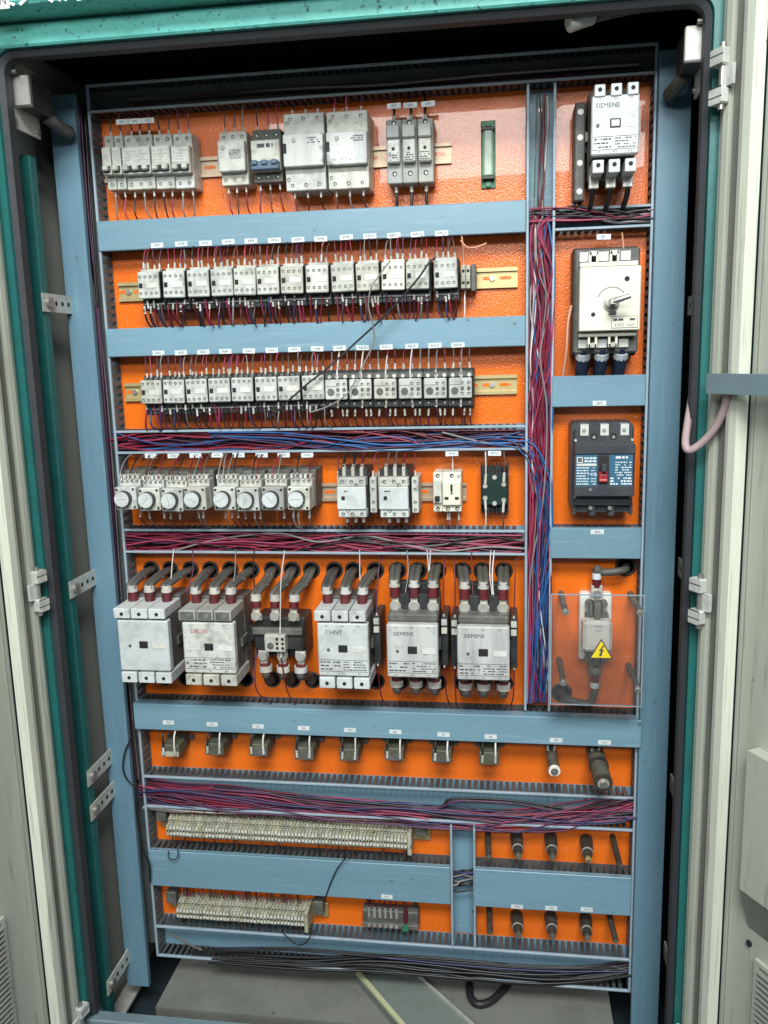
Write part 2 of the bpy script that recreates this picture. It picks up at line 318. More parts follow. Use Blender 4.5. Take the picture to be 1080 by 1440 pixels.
# base
cpart('base_rail', MB().box(-.56, .57, YF-.004, YF+.02, -1.06, -.872, .003), 'strap')
cpart('base_tray', MB().box(-.60, .60, YF+.02, .25, -1.06, -1.05), 'inner')
# inner posts: folded channel each side
def post(sx):
    mb = MB(); X = .549 if sx < 0 else .572
    a, b = sorted((sx*X, sx*.599))
    mb.box(a, b, -.105, -.085, -1.05, .86 if sx > 0 else .725, .003)
    mb.box(*sorted((sx*.592, sx*.599)), -.085, -.03, -1.05, .725)
    return mb
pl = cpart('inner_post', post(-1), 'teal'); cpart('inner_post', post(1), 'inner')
mb = MB()
for i in range(60): mb.cyl((-.5915, -.06, -1.0+i*.029), 'x', .004, .002, 6)
cpart('post_holes', mb, 'hole', stuff=True)
# uprights: blue angle bars
for x0, x1, sx in ((-.555, -.506, -1), (.503, .555, 1)):
    mb = MB(); mb.box(x0, x1, -.012, -.008, -.955 if sx < 0 else -.965, .845, .001)
    xx = x0 if sx < 0 else x1-.004
    mb.box(xx, xx+.004, -.008, .06, -.955 if sx < 0 else -.965, .845)
    xi = x1-.002 if sx < 0 else x0
    mb.box(xi, xi+.002, -.008, .0, -.955, .845)
    cpart('upright', mb, 'upright')
# perforated tie strips between post and upright (run in depth)
def strip(sx, px, py, sl=0):
    z = at(px, py, -.10)[1]; X = sx*(.5475 if sx < 0 else .570)
    o = cpart('tie_strip', MB().box(*sorted((X, X-sx*.003)), -.112, .02, z-.016, z+.016), 'zinc')
    mb = MB()
    for i in range(4): mb.cyl((X-.0036*sx, -.068+i*.022, z), 'x', .0042, .0008*sx, 8)
    link('slot_holes', mb.mesh('slot_holes', 'hole'), o, stuff=True)
    link('bolt', MB().cyl((X-.009*sx, -.095, z), 'x', .010, .006*sx, 8).mesh('bolt', 'steel'), o)
for px, py in ((72, 425), (100, 828), (125, 1092), (129, 1140), (155, 1385)): strip(-1, px, py)
for px, py in ((985, 425), (975, 820), (962, 1145), (950, 1395)): strip(1, px, py)
for a, b in (((-.575, -.02), (-.44, -.02)),):
    cpart('floor_angle', MB().box(-.59, -.555, -.15, .1, -1.012, -1.006), 'zinc')
# ------------------------------------------------------------------ doors
def door(sx, th):
    hx = -.556 if sx < 0 else .561; th = math.radians(th); s, c = math.sin(th), math.cos(th)
    hy = YF-.012
    def D(u, v, z): return (hx+sx*s*u - sx*c*v, hy-c*u - s*v, z)
    ZB, ZT = (-.93, .99)
    # folded sheet: (u, v) polyline, v towards the inside face
    def fold(prof, z0=ZB, z1=ZT):
        mb = MB(D); n = len(prof)
        for (a, b), (e, g) in zip(prof, prof[1:]):
            q = [(a, b, z0), (e, g, z0), (e, g, z1), (a, b, z1)]
            mb.add(q, [(0, 1, 2, 3)] if sx > 0 else [(3, 2, 1, 0)])
        return mb
    d = cpart('door', fold([(-.008, -.03), (-.008, .0), (.008, .002), (.008, .010), (.018, .010), (.018, -.004), (.046, -.004)]), 'door')
    link('seal_strip', fold([(.019, -.003), (.021, .003), (.030, .004), (.032, -.001), (.042, .000), (.044, -.003)]).mesh('seal_strip', 'groove'), d)
    link('stiffening_rib', fold([(.045, -.003), (.047, .017), (.056, .020), (.070, .020), (.073, .002)]).mesh('stiffening_rib', 'rib'), d)
    link('door_sheet', fold([(.072, -.003), (.080, -.003), (.084, -.001), (.70, -.001)]).mesh('door_sheet', 'door'), d)
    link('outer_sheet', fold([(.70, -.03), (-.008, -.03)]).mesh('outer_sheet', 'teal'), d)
    # hinges
    for zc in ((.738, -.012, -.80) if sx > 0 else (-.012, -.86)):
        h = link('hinge', MB(D).box(-.004, .020, .011, .026, zc-.036, zc-.014, .002).mesh('hinge', 'zinc'), d)
        link('hinge_knuckle', MB(D).box(-.004, .020, .011, .026, zc+.014, zc+.036, .002).mesh('hinge_knuckle', 'zinc'), h)
        link('hinge_pin', MB(D).cyl((.012, .018, zc-.043), 'z', .0045, .086, 8).mesh('hinge_pin', 'steel'), h)
        link('hinge_leaf', MB(D).box(.010, .030, .0105, .017, zc-.014, zc+.014, .001).mesh('hinge_leaf', 'zinc'), h)
        mb = MB(D)
        for q in (-.0145, .0145, -.027, .027): mb.box(-.005, .0205, .0255, .0262, zc+q-.0008, zc+q+.0008)
        link('joint_line', mb.mesh('joint_line', 'gasket'), h, stuff=True)
    # ventilation louvre low on the door
    zt = -.545; VU = .150 if sx > 0 else .160
    g = link('vent_grille', MB(D).box(VU, .36, -.001, .001, -.90, zt).mesh('vent_grille', 'hole'), d)
    mb = MB(D)
    for i in range(36):
        z = zt-.005-i*.0098
        if z < -.90: break
        mb.add([(VU+.002, .001, z), (.36, .001, z), (.36, .010, z-.005), (VU+.002, .010, z-.005), (VU+.002, .002, z-.004), (.36, .002, z-.004)], [(0, 1, 2, 3), (3, 2, 5, 4)] if sx > 0 else [(3, 2, 1, 0), (4, 5, 2, 3)])
    link('louvre_slats', mb.mesh('louvre_slats', 'groove'), g, stuff=True)
    fr = MB(D)
    for a, b, z0, z1 in ((VU-.006, VU+.002, -.905, zt+.006), (VU+.002, .36, zt-.001, zt+.006)): fr.box(a, b, -.0005, .006, z0, z1)
    link('grille_frame', fr.mesh('grille_frame', 'door'), g)
    if sx > 0:
        mb = MB(D); mb.box(.124, .40, -.0005, .022, -.43, -.207, 0)
        # sloping lower skirt of the cover
        mb.add([(.124, .022, -.43), (.40, .022, -.43), (.40, .0, -.50), (.124, .0, -.50)], [(0, 3, 2, 1), (0, 1, 2, 3)])
        link('raised_cover', mb.mesh('raised_cover', 'door'), d)
        link('cross_strap', MB(D).box(.030, .60, .022, .040, .306, .334, 0).mesh('cross_strap', 'strap'), d)
        mb = MB(D)
        for u, z in ((.088, .80), (.078, .765), (.128, -.525)): mb.cyl((u, .0, z), 'y', .005, .003, 8)
        link('bolt_holes', mb.mesh('bolt_holes', 'hole'), d, stuff=True)
    else:
        link('hinge_bolt', MB(D).cyl((.03, .0, -.885), 'y', .006, .012, 8).mesh('hinge_bolt', 'steel'), d)
    return D
DR = door(1, 30); DL = door(-1, 10)
# ------------------------------------------------------------------ limit switches at the top corners
def limit_switch(sx, label, X, Z):
    t = thing('door_switch', label, 'switch', (X, -.13, Z))
    s = -sx                                                    # arm direction: into the cabinet
    part('mounting_plate', MB().box(*sorted((0, s*.004)), -.042, .048, -.054, .052, 0), 'zinc', t)
    b = part('switch_body', MB(lambda x, y, z: (x, y, z)).box(*sorted((s*.004, s*.032)), -.022, .045, -.022, .026, .003), 'black', t)
    link('end_cap', MB().box(*sorted((s*.004, s*.034)), -.032, -.022, -.022, .026, .002).mesh('end_cap', 'stamp' if sx > 0 else 'steel'), b)
    link('plunger_arm', MB().tube([(s*.020, .04, -.02), (s*.028, .075, -.03), (s*.032, .098, -.032)], .011, 8).mesh('plunger_arm', 'dusty'), b)
    mb = MB()
    for y, z in ((-.034, .042), (.038, .042), (.038, -.044), (-.034, -.044)): mb.cyl((s*.004, y, z), 'x', .005, s*.004, 8)
    mb.cyl((s*.004, -.040, .028), 'x', .004, s*.016, 8)
    part('screws', mb, 'steel', t, stuff=True)
x, z = at(30, 138, -.13); limit_switch(-1, 'grey door switch on a steel plate in the top left corner', -.541, z)
x, z = at(985, 72, -.13); limit_switch(1, 'black door switch with a white end in the top right corner', .548, z)
# ------------------------------------------------------------------ mounting plate with cable holes
HT = [213, 239.5, 268, 296, 324, 353, 383, 411, 438, 470.6, 497, 528, 559, 588, 615, 650, 678, 708.5]
HTOP = [at(x, 800.5 + (x-213)/495*2.5, YP) for x in HT]
HBX = [203, 232, 262, 290, 318, 345, 383, 411, 440, 470, 497, 529, 562, 588, 616, 651, 679, 709]
HBOT = [at(x, 952+(x-200)/510*9, YP) for x in HBX]
HS = [(c, .0150) for c in HTOP]+[(c, .0150) for c in HBOT]+[(at(880, 796, YP), .017), (at(790, 974, YP), .017)]
def plate():
    x0, x1, z0, z1 = -.503, .506, -.888, .861
    loops = [[Vector((x0, z0, 0)), Vector((x1, z0, 0)), Vector((x1, z1, 0)), Vector((x0, z1, 0))]]
    for (cx, cz), r in HS: loops.append([Vector((cx+r*math.cos(-2*math.pi*i/14), cz+r*math.sin(-2*math.pi*i/14), 0)) for i in range(14)])
    tr = tessellate_polygon(loops); P = [p for l in loops for p in l]
    mb = MB(); n = len(P)
    fs = []
    for a, b, c in tr:
        if (P[b]-P[a]).cross(P[c]-P[a]).z < 0: b, c = c, b
        fs.append((a, b, c))
    mb.add([(p.x, YP, p.y) for p in P], fs)
    mb.add([(p.x, YP+.003, p.y) for p in P], [f[::-1] for f in fs])
    i = 0
    for l in loops:
        k = len(l); mb.add([(p.x, YP, p.y) for p in l]+[(p.x, YP+.003, p.y) for p in l], [(j, (j+1) % k, k+(j+1) % k, k+j) for j in range(k)])
    return mb
mp = link('mounting_plate', plate().mesh('mounting_plate', 'orange')); tag(mp, 'orange enamelled mounting plate behind all the wiring', 'panel')
gm = MB().torus((0, 0, 0), 'y', .0150, .0026, 18, 6).mesh('grommet', 'black')
for (c, r) in HS: link('grommet', gm, mp, (c[0], YP, c[1]), scale=(r/.015, 1, r/.015))
# ------------------------------------------------------------------ wiring ducts
GD = 'slotted cable ducts on the orange plate'
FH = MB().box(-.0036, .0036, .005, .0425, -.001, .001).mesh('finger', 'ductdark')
FV = MB().box(-.001, .001, .005, .0425, -.0042, .0042).mesh('finger', 'duct')
def duct(label, x0, x1, z0, z1, lid=False, vert=False, walls=(1, 1), lidx=None, pitch=None):
    t = thing('cable_duct', label, 'cable duct', (x0, YP-.001, z0), GD)
    def pt(name, mb, mm, stuff=False): return link(name, mb.mesh(name, mm), t, (-x0, -(YP-.001), -z0), stuff=stuff)
    pt('base', MB().box(x0, x1, .0425, YP-.001, z0, z1), 'lid' if not lid and z1 < .85 else 'duct')  # top duct's base takes the darker grey to hold the header's shade
    if vert:
        p = pitch or .0150; n = int((z1-z0)/p)
        for k, X in ((0, x0+.001), (1, x1-.001)):
            if not walls[k]: continue
            for i in range(n): link('finger', FV, t, (X-x0, -(YP-.001), .006+i*p))
            sgn = 1 if k == 0 else -1
            pt('lip', MB().box(*sorted((X-.001*sgn, X+.0035*sgn)), .0, .005, z0, z1, .0008), 'lip')
    else:
        p = pitch or .0125; n = int((x1-x0)/p)
        for k, Z in ((0, z0+.001), (1, z1-.001)):
            if not walls[k]: continue
            for i in range(n): link('finger', FH, t, (.006+i*p, -(YP-.001), Z-z0))
            sgn = 1 if k == 0 else -1
            if not lid: pt('lip', MB().box(x0, x1, .0, .005, *sorted((Z-.001*sgn, Z+.0035*sgn)), .0008), 'lip')
            else: pt('lip', MB().box(x0, x1, .001, .005, *sorted((Z-.001*sgn, Z+.0035*sgn))), 'duct')
    if lid:
        a, b = lidx or (x0-.003, x1-.0005)
        pt('lid', MB().box(a, b, -.0025 if not lidx else -.0165, .0005 if not lidx else -.0135, z0-.002, z1+.002, .0012), 'lidsmudge' if 'smudged' in label else 'lid')
        pt('lid_flange', MB().box(a, min(b, x1), -.0005 if not lidx else -.0135, .008, z1+.0005, z1+.002).box(a, min(b, x1), -.0005 if not lidx else -.0135, .008, z0-.002, z0-.0005), 'lid')
    return t
XL, XM0, XM1, XR = -.484, .291, .340, .498
dTop = duct('dark open duct along the very top of the orange plate', XL, XR, .814, .862)
d1 = duct('blue lidded duct under the top row of breakers', XL, XM0, .576, .625, lid=True)
d2 = duct('blue lidded duct between the two rows of small contactors', XL, XM0, .384, .432, lid=True)
d3 = duct('open duct full of red and blue wires under the overload relays', XL, XM0, .198, .243)
d4 = duct('open duct with red wires under the row of dial timers', XL, XM0, .003, .051)
d5 = duct('long blue lidded duct under the large contactors, full width', XL, XR, -.357, -.306, lid=True, lidx=(XL-.003, .506))
d6 = duct('long open duct with sagging red wires under the small resistors', XL, XR, -.540, -.469)
d7 = duct('blue lidded duct between the two beige terminal strips', XL, .147, -.716, -.638, lid=True)
d7r = duct('smudged blue lidded duct between the two rows of insulator pins', .197, XR, -.716, -.638, lid=True)
d8 = duct('open duct with black cables at the very bottom of the plate', XL, XR, -.889, -.815)
dm = duct('vertical open duct packed with wires beside the right column', XM0, XM1, -.300, .812, vert=True)
dl = duct('narrow vertical duct behind the left blue upright', -.545, XL, -.889, .862, vert=True, walls=(0, 1))
dr = duct('narrow vertical duct behind the right blue upright', XR, .552, -.889, .862, vert=True, walls=(1, 0))
dk = duct('short vertical duct between the terminal strip and the insulator pins', .147, .197, -.812, -.5405, vert=True)
r1 = duct('short open duct under the top right contactor', XM1, XR, .574, .611)
r2 = duct('short blue lidded duct under the rotary switch', XM1, XR, .276, .326, lid=True)
r3 = duct('short blue lidded duct under the charcoal circuit breaker', XM1, XR, .001, .054, lid=True)
for t, x, zz in ((dm, .315, (.78, .45, .12, -.25)), (dk, .155, (-.57,)), (dk, .19, (-.57, -.76))):
    for z in zz: link('screw', MB().cyl((0, 0, 0), 'y', .0035, .0015, 8).mesh('screw', 'steel'), t, (x-t.location.x, .0412-t.location.y, z-t.location.z))
TG = MB().box(-.0117, .0117, -.0005, 0, -.0044, .0044).mesh('label_tag', 'tag')
def tags(t, pts, txt, Y=-.003, start=1):
    for i, (px, py) in enumerate(pts):
        x, z = at(px, py, Y)
        g = link('label_tag', TG, t, (x-t.location.x, Y-t.location.y, z-t.location.z), (0, random.uniform(-.04, .04), 0))
        words('printed_text', txt % (i+start), 'print', g, 0, -.0009, 0, .8)
tags(d1, [(221, 345), (255, 343), (289, 342), (321, 340), (353, 339), (386, 338), (419, 337), (451, 336), (487, 333.5), (520, 332), (554, 331), (587, 329.5), (621, 328)], 'KM%d')
tags(d2, [(223, 496.5), (254.5, 496), (286, 495), (317, 494), (350, 493.5), (382, 492.6), (414, 491.4), (446, 490.5), (477.5, 489.6), (510, 489), (543, 488), (579, 486.7), (611.6, 485.8), (644, 485)], 'KA%d')
tags(d3, [(212, 641), (244, 641), (275, 640.5), (305, 640), (335.5, 640), (368, 640), (399, 640), (432, 640), (635.5, 638), (695.5, 637.5)], 'KT%d', -.0008)
tags(d5, [(237, 1016), (298.5, 1018.7), (363, 1021.5), (427, 1024), (492, 1026.6), (556, 1029), (623.7, 1033), (690, 1036), (782, 1041), (850, 1044)], 'R%d', -.0172)
tags(r1, [(849, 333)], 'QF%d', -.0008); tags(r2, [(843, 567)], 'QF%d', start=2); tags(r3, [(840, 748)], 'QF%d', start=3)
tags(d7r, [(727, 1275), (775, 1277), (825, 1279)], 'XT%d', start=2); tags(d7, [(544, 1261)], 'XT%d')
tags(dTop, [(554, 149), (577, 148), (602, 146)], 'QF%d', -.0008); tags(dTop, [(172, 171.5), (190, 170.5), (208, 169.5)], 'QF%d', -.0008)
# ================================================================== DIN rails
def rail(label, pa, pb, mm):
    (xa, za), (xb, zb) = at(*pa, YP-.004), at(*pb, YP-.004); z = (za+zb)/2
    t = thing('din_rail', label, 'rail', (xa, YP, z), 'mounting rails'); L = xb-xa
    part('rail_channel', MB().box(0, L, -.0018, -.0006, -.0125, .0125).box(0, L, -.0075, -.0006, .0113, .0125).box(0, L, -.0075, -.0006, -.0125, -.0113).box(0, L, -.0075, -.0063, .0125, .0175).box(0, L, -.0075, -.0063, -.0175, -.0125), mm, t)
    mb = MB(); n = int(L/.03)
    for i in range(n):
        x = L-.022-i*.03
        mb.prism([(x+a*.0045+b, .003*c) for a, b, c in ((0, -.006, -1), (0, .006, -1), (1, .006, -.5), (1, .006, .5), (0, .006, 1), (0, -.006, 1), (-1, -.006, .5), (-1, -.006, -.5))], -.0022, -.0019)
    part('slots', mb, 'orange', t, stuff=True)
    for x in (L-.045, .02): part('screw', MB().cyl((x, -.0055, 0), 'y', .005, .0037, 10), 'steel', t)
    return t
rail('yellowish rail carrying the top row of breakers', (147, 242), (635, 217), 'railp')
rail('yellow rail carrying the upper row of small contactors', (167, 411), (728, 390), 'rail')
rail('yellow rail carrying the relays and overload relays', (176, 552), (727, 540), 'rail')
rail('rail carrying the dial timers and the socket outlet', (180, 692), (656, 692), 'railp')
# ================================================================== leads
LR = random.Random(3)
LC = ['w_black', 'w_red', 'w_darkred', 'w_purple', 'w_grey', 'w_brown', 'w_pink']
def lead(root, l0, w1, col=None, fl=.011, wr=.0013, fr=.0020, bow=.010, side=None, ferr=True, fm='ferr', seg=5):
    """insulated wire from terminal l0 (local) to the world point w1, with a white sleeve at the terminal"""
    R = root.location; p0 = Vector(l0); p3 = Vector(w1)-R
    up = side if side is not None else (1 if p3.z > p0.z else -1)
    p1 = p0+Vector((LR.uniform(-.0015, .0015), 0, up*fl)); dz = (p3.z-p1.z)
    p2 = p1.lerp(p3, .5)+Vector((LR.uniform(-.2, .2)*(p3.x-p0.x)-.25*(p3.x-p1.x), -bow*LR.uniform(.3, 1.2), dz*.12))
    o = part('lead_wire', MB().tube(spline([p0, p1, p2, p3], seg), wr, 5), col or LR.choice(LC), root)
    if ferr: link('ferrule', MB().tube([p0+Vector((0, -.0004, 0)), p1+Vector((0, -.0004, 0))], fr, 6).mesh('ferrule', fm), o)
    return o
def leads(root, xs, z, y, Zt, n=None, spread=.012, cols=None, **k):
    for x in xs:
        X = root.location.x+x
        lead(root, (x+LR.uniform(-.001, .001), y, z), (X+LR.uniform(-spread, spread), LR.uniform(.012, .034), Zt), (LR.choice(cols) if cols else None), **k)
def screws(root, pts, y, r=.0026, name='terminal_screws', mm='hole'):
    mb = MB()
    for x, z in pts: mb.cyl((x, y, z), 'y', r, .0006, 8)
    part(name, mb, mm, root, stuff=True)
    mb = MB()
    for x, z in pts: mb.cyl((x+r*.1, y-.0004, z-r*.15), 'y', r*.55, .0004, 6)
    part('screw_heads', mb, 'zinc', root, stuff=True)
# ================================================================== top row: miniature breakers
TopZ = .82
def stepped(name, label, px, py, w, H, blg, d1, d2, n, mm, bm, group=None, tog='white', toggle='lever', ndown=None, cap=None, Zdn=.622):
    X, Z = at(px, py, YP-d2)
    t = thing(name, label, 'circuit breaker', (X, YP, Z), group); h = w/2-.0003
    part('housing', MB().box(-h, h, -d1, -.002, -H, H, .0012), bm, t)
    part('front_cover', MB().box(-h+.0004, h-.0004, -d2, -d1, blg[0], blg[1], .0015), mm, t)
    p = w/n; xs = [-w/2+p*(i+.5) for i in range(n)]
    screws(t, [(x, H-.009) for x in xs]+[(x, -H+.009) for x in xs], -d1-.0006, .0031)
    zt = blg[0]+.009
    if toggle == 'lever':
        part('toggle_slot', MB().box(-h+.002, h-.002, -d2-.0006, -d2, zt-.006, zt+.006), 'hole', t)
        for x in xs: part('toggle', MB().box(x-.0052, x+.0048, -d2-.011, -d2-.0006, zt-.004, zt+.006, .002), tog, t)
        part('rating_label', MB().box(-h+.002, h-.002, -d2-.0005, -d2, zt+.010, blg[1]-.004), 'white', t)
        dashes('printed_text', t, -h+.004, h-.003, zt+.012, blg[1]-.006, 4, -d2-.0009, 'grey', seed=int(px), fill=.55, hfrac=.35)
    elif toggle == 'bar':
        part('toggle_bar', MB().box(-h+.001, h-.001, -d2-.009, -d2, zt-.009, zt+.006, .002), tog, t)
        for x in xs: part('toggle', MB().box(x-.0055, x+.0055, -d2-.013, -d2-.009, zt-.001, zt+.007, .0015), 'bluetog', t)
        dashes('printed_text', t, -h+.004, h-.012, zt+.014, blg[1]-.003, 2, -d2-.0006, seed=int(px))
    if toggle != 'none' or True:
        leads(t, xs, H-.004, -d1+.012, TopZ, spread=.006, fl=.013)
        leads(t, xs if ndown is None else xs[:ndown], -H+.002, -d1+.012, Zdn, spread=.012, fl=.013)
    return t, xs
GB = 'small breakers at the left end of the top row'
poles = [(1, 'single pole white breaker at the far left of the top row'), (1, 'second single pole breaker from the left in the top row'), (3, 'three pole breaker in the middle of the left breaker bank'), (2, 'two pole breaker just right of the three pole breaker in the left bank'), (2, 'two pole breaker at the right end of the left breaker bank')]
x = 142.6
for n, lab in poles:
    c = x+13.87*n/2; x += 13.87*n
    stepped('circuit_breaker', lab, c, 226.5-(c-149)*.028, .0178*n, .0465, (-.0235, .0235), .046, .062, n, 'white', 'white', GB)
t, xs = stepped('residual_breaker', 'dusty grey three pole breaker with a plain front left of the blue toggles', 325, 220, .0500, .0450, (-.0245, .0270), .050, .066, 3, 'white', 'white', None, toggle='none')
part('test_button', MB().cyl((-.014, -.068, .015), 'y', .0035, .002, 10), 'grey', t); part('name_plate', MB().box(-.004, .018, -.0665, -.066, -.004, .013), 'grey', t)
dashes('printed_text', t, -.003, .017, .002, .011, 3, -.0668, seed=2)
part('side_clip', MB().box(-.032, -.025, -.045, -.01, -.012, .018, .001), 'grey', t)
t, xs = stepped('circuit_breaker', 'three pole breaker with blue toggles beside the two tall white breakers', 373, 217, .0530, .0440, (-.0270, .0240), .046, .060, 3, 'white', 'dusty', None, tog='bluetog', toggle='bar')
for px, lab in ((426, 'tall white motor breaker left of its twin in the top row'), (487, 'tall white motor breaker right of its twin, beside the fuse holders')):
    t, xs = stepped('motor_breaker', lab, px, 211-(px-426)*.045, .0715, .063, (-.026, .027), .066, .080, 3, 'grimy', 'white', 'tall white breakers', toggle='none')
    dashes('printed_text', t, .008, .030, .010, .021, 3, -.0806, seed=px)
    part('test_button', MB().cyl((-.016, -.0815, .017), 'y', .004, .0015, 10), 'grey', t)
    part('notch', MB().box(-.0352, -.029, -.0806, -.08, -.004, .012), 'hole', t)
    part('step_line', MB().box(-.0352, .0352, -.0672, -.0668, -.034, -.0325), 'grey', t)
    screws(t, [(-.029, .048), (-.030, -.044)], -.0668, .003)
for i, px in enumerate((553, 575, 597.5)):
    X, Z = at(px, 211-(px-553)*.05, YP-.062)
    t = thing('fuse_holder', ['left', 'middle', 'right'][i]+' of three narrow grey fuse holders in the top row', 'fuse holder', (X, YP, Z), 'fuse holders')
    part('housing', MB().box(-.0132, .0132, -.048, -.002, -.052, .052, .0015), 'grey', t)
    part('fuse_drawer', MB().box(-.011, .011, -.062, -.048, -.020, .040, .002), 'cream' if i < 0 else 'white', t)
    part('drawer_handle', MB().box(-.0112, .0112, -.068, -.062, .018, .040, .002), 'grey', t)
    part('indicator', MB().cyl((0, -.0632, .002), 'y', .0028, .0012, 8), 'hole', t)
    dashes('printed_text', t, -.008, .008, -.018, -.003, 4, -.0626, seed=i+5)
    screws(t, [(0, .0465), (0, -.036)], -.0486, .0042)
    leads(t, [0], .050, -.030, TopZ, spread=.004, fl=.012, wr=.0026, fr=.0032, cols=['w_black'], bow=.002)
    leads(t, [0], -.050, -.030, .622, spread=.004, fl=.014, wr=.0028, fr=.0032, cols=['w_black'], bow=.002)
X, Z = at(686.5, 216, YP-.012)
t = thing('bar_resistor', 'slim green upright resistor alone on the orange plate', 'resistor', (X, YP, Z))
part('bracket', MB().box(-.0125, .0125, -.004, 0, -.056, .056, .001), 'green', t)
part('bar', MB().box(-.0085, .0085, -.016, -.004, -.038, .040, .003), 'palegreen', t)
for z in (-.040, .040): part('clamp', MB().box(-.011, .011, -.018, -.004, z-.003, z+.003, .001), 'black', t)
for z in (-.050, .050): part('nut', MB().cyl((0, -.009, z), 'y', .005, .005, 6), 'green', t)
# ================================================================== small contactors
def small_contactor(label, px, py, style, group, zup, zdn, nup, ndn, tint='white', tall=.047):
    X, Z = at(px, py, YP-.078)
    t = thing('contactor' if style == 'km' else 'control_relay', label, 'contactor' if style == 'km' else 'relay', (X, YP, Z), group)
    hh = tall/2
    part('base_housing', MB().box(-.0222, .0222, -.056, -.002, -.044, .029, .002).box(-.0200, .0200, -.073, -.056, -hh+.001, hh-.001), 'black', t)
    part('lower_terminal_bar', MB().box(-.020, .020, -.060, -.056, -.0335, -.0315), 'grey', t)
    part('front_cover', MB().box(-.0200, .0200, -.078, -.073, -hh, hh, .0016), tint, t)
    if style == 'km': part('upper_terminal_step', MB().box(-.018, .019, -.066, -.056, hh, hh+.0055, .001), tint, t)
    else:
        for i in range(4): part('terminal_tooth', MB().box(-.0195+i*.0102, -.0125+i*.0102, -.062, -.056, hh-.001, hh+.005, .0008), 'dusty', t)
    xs = [-.0150, -.0052, .0048, .0146]; zt = .0145 if style == 'km' else .0150
    screws(t, [(x, zt) for x in xs]+[(x, -zt) for x in xs], -.0786, .0026)
    part('indicator', MB().box(-.0175, -.0112, -.0800, -.078, -.0045, .0035, .0006), 'hole', t)
    part('label_plate', MB().box(-.003, .0165, -.0788, -.078, -.0048, .0038), 'stamp', t)
    a = LR.sample(xs, k=min(nup, 4)); b = [LR.choice(xs)+LR.uniform(-.003, .003) for _ in range(max(0, nup-4))]
    for x in a+b: leads(t, [x], hh+.002+LR.uniform(0, .006), -.052-LR.uniform(0, .008), zup, spread=.012, fl=LR.uniform(.009, .013), bow=.012, wr=.0011)
    t.rotation_euler.y = LR.uniform(-.022, .022)
    for j in range(ndn):
        x = -.019+.038*(j+.5)/ndn+LR.uniform(-.002, .002)
        leads(t, [x], -hh-LR.choice([.003, .003, .009, .012]), -.061-LR.uniform(0, .004), zdn, spread=.018, fl=LR.uniform(.007, .015), bow=LR.uniform(.006, .024), ferr=LR.random() < .68, wr=LR.choice([.0011, .0014, .0018]), cols=['w_black', 'w_red', 'w_darkred', 'w_purple', 'w_grey', 'w_navy', 'w_black', 'w_brown', 'w_pink'])
    return t
row2 = [(193, 224), (228.7, 259), (263.7, 292.5), (297, 326), (329, 358.5), (361, 391), (394, 426), (430, 461), (466, 497), (501, 532), (537, 568), (571, 603), (610, 643)]
for i, (a, b) in enumerate(row2):
    px = (a+b)/2; py = 401-(px-208)*(15.6/418)
    lab = {0: 'leftmost small white contactor on the upper contactor rail', 12: 'rightmost small white contactor on the upper contactor rail, beside the rail terminals'}.get(i, ORD[i]+' small white contactor from the left on the upper contactor rail')
    small_contactor(lab, px, py, 'km', 'upper row of small contactors', .584, .424, LR.randint(4, 6), LR.randint(4, 7), 'white' if i not in (8, 9, 10) else 'cream' if i == 10 else 'white')
row3 = [(197.6, 226.7), (229.6, 258), (261, 291), (293, 323), (325, 355.5), (358.5, 389), (391, 421), (425, 455)]
for i, (a, b) in enumerate(row3):
    px = (a+b)/2; py = 551.5-(px-212)*(6.5/228)
    lab = {0: 'leftmost control relay on the middle rail', 7: 'rightmost control relay on the middle rail, next to the overload relays'}.get(i, ORD[i]+' control relay from the left on the middle rail')
    small_contactor(lab, px, py, 'ka', 'control relays on the middle rail', .392, .237, 5, 5, 'white', .043)
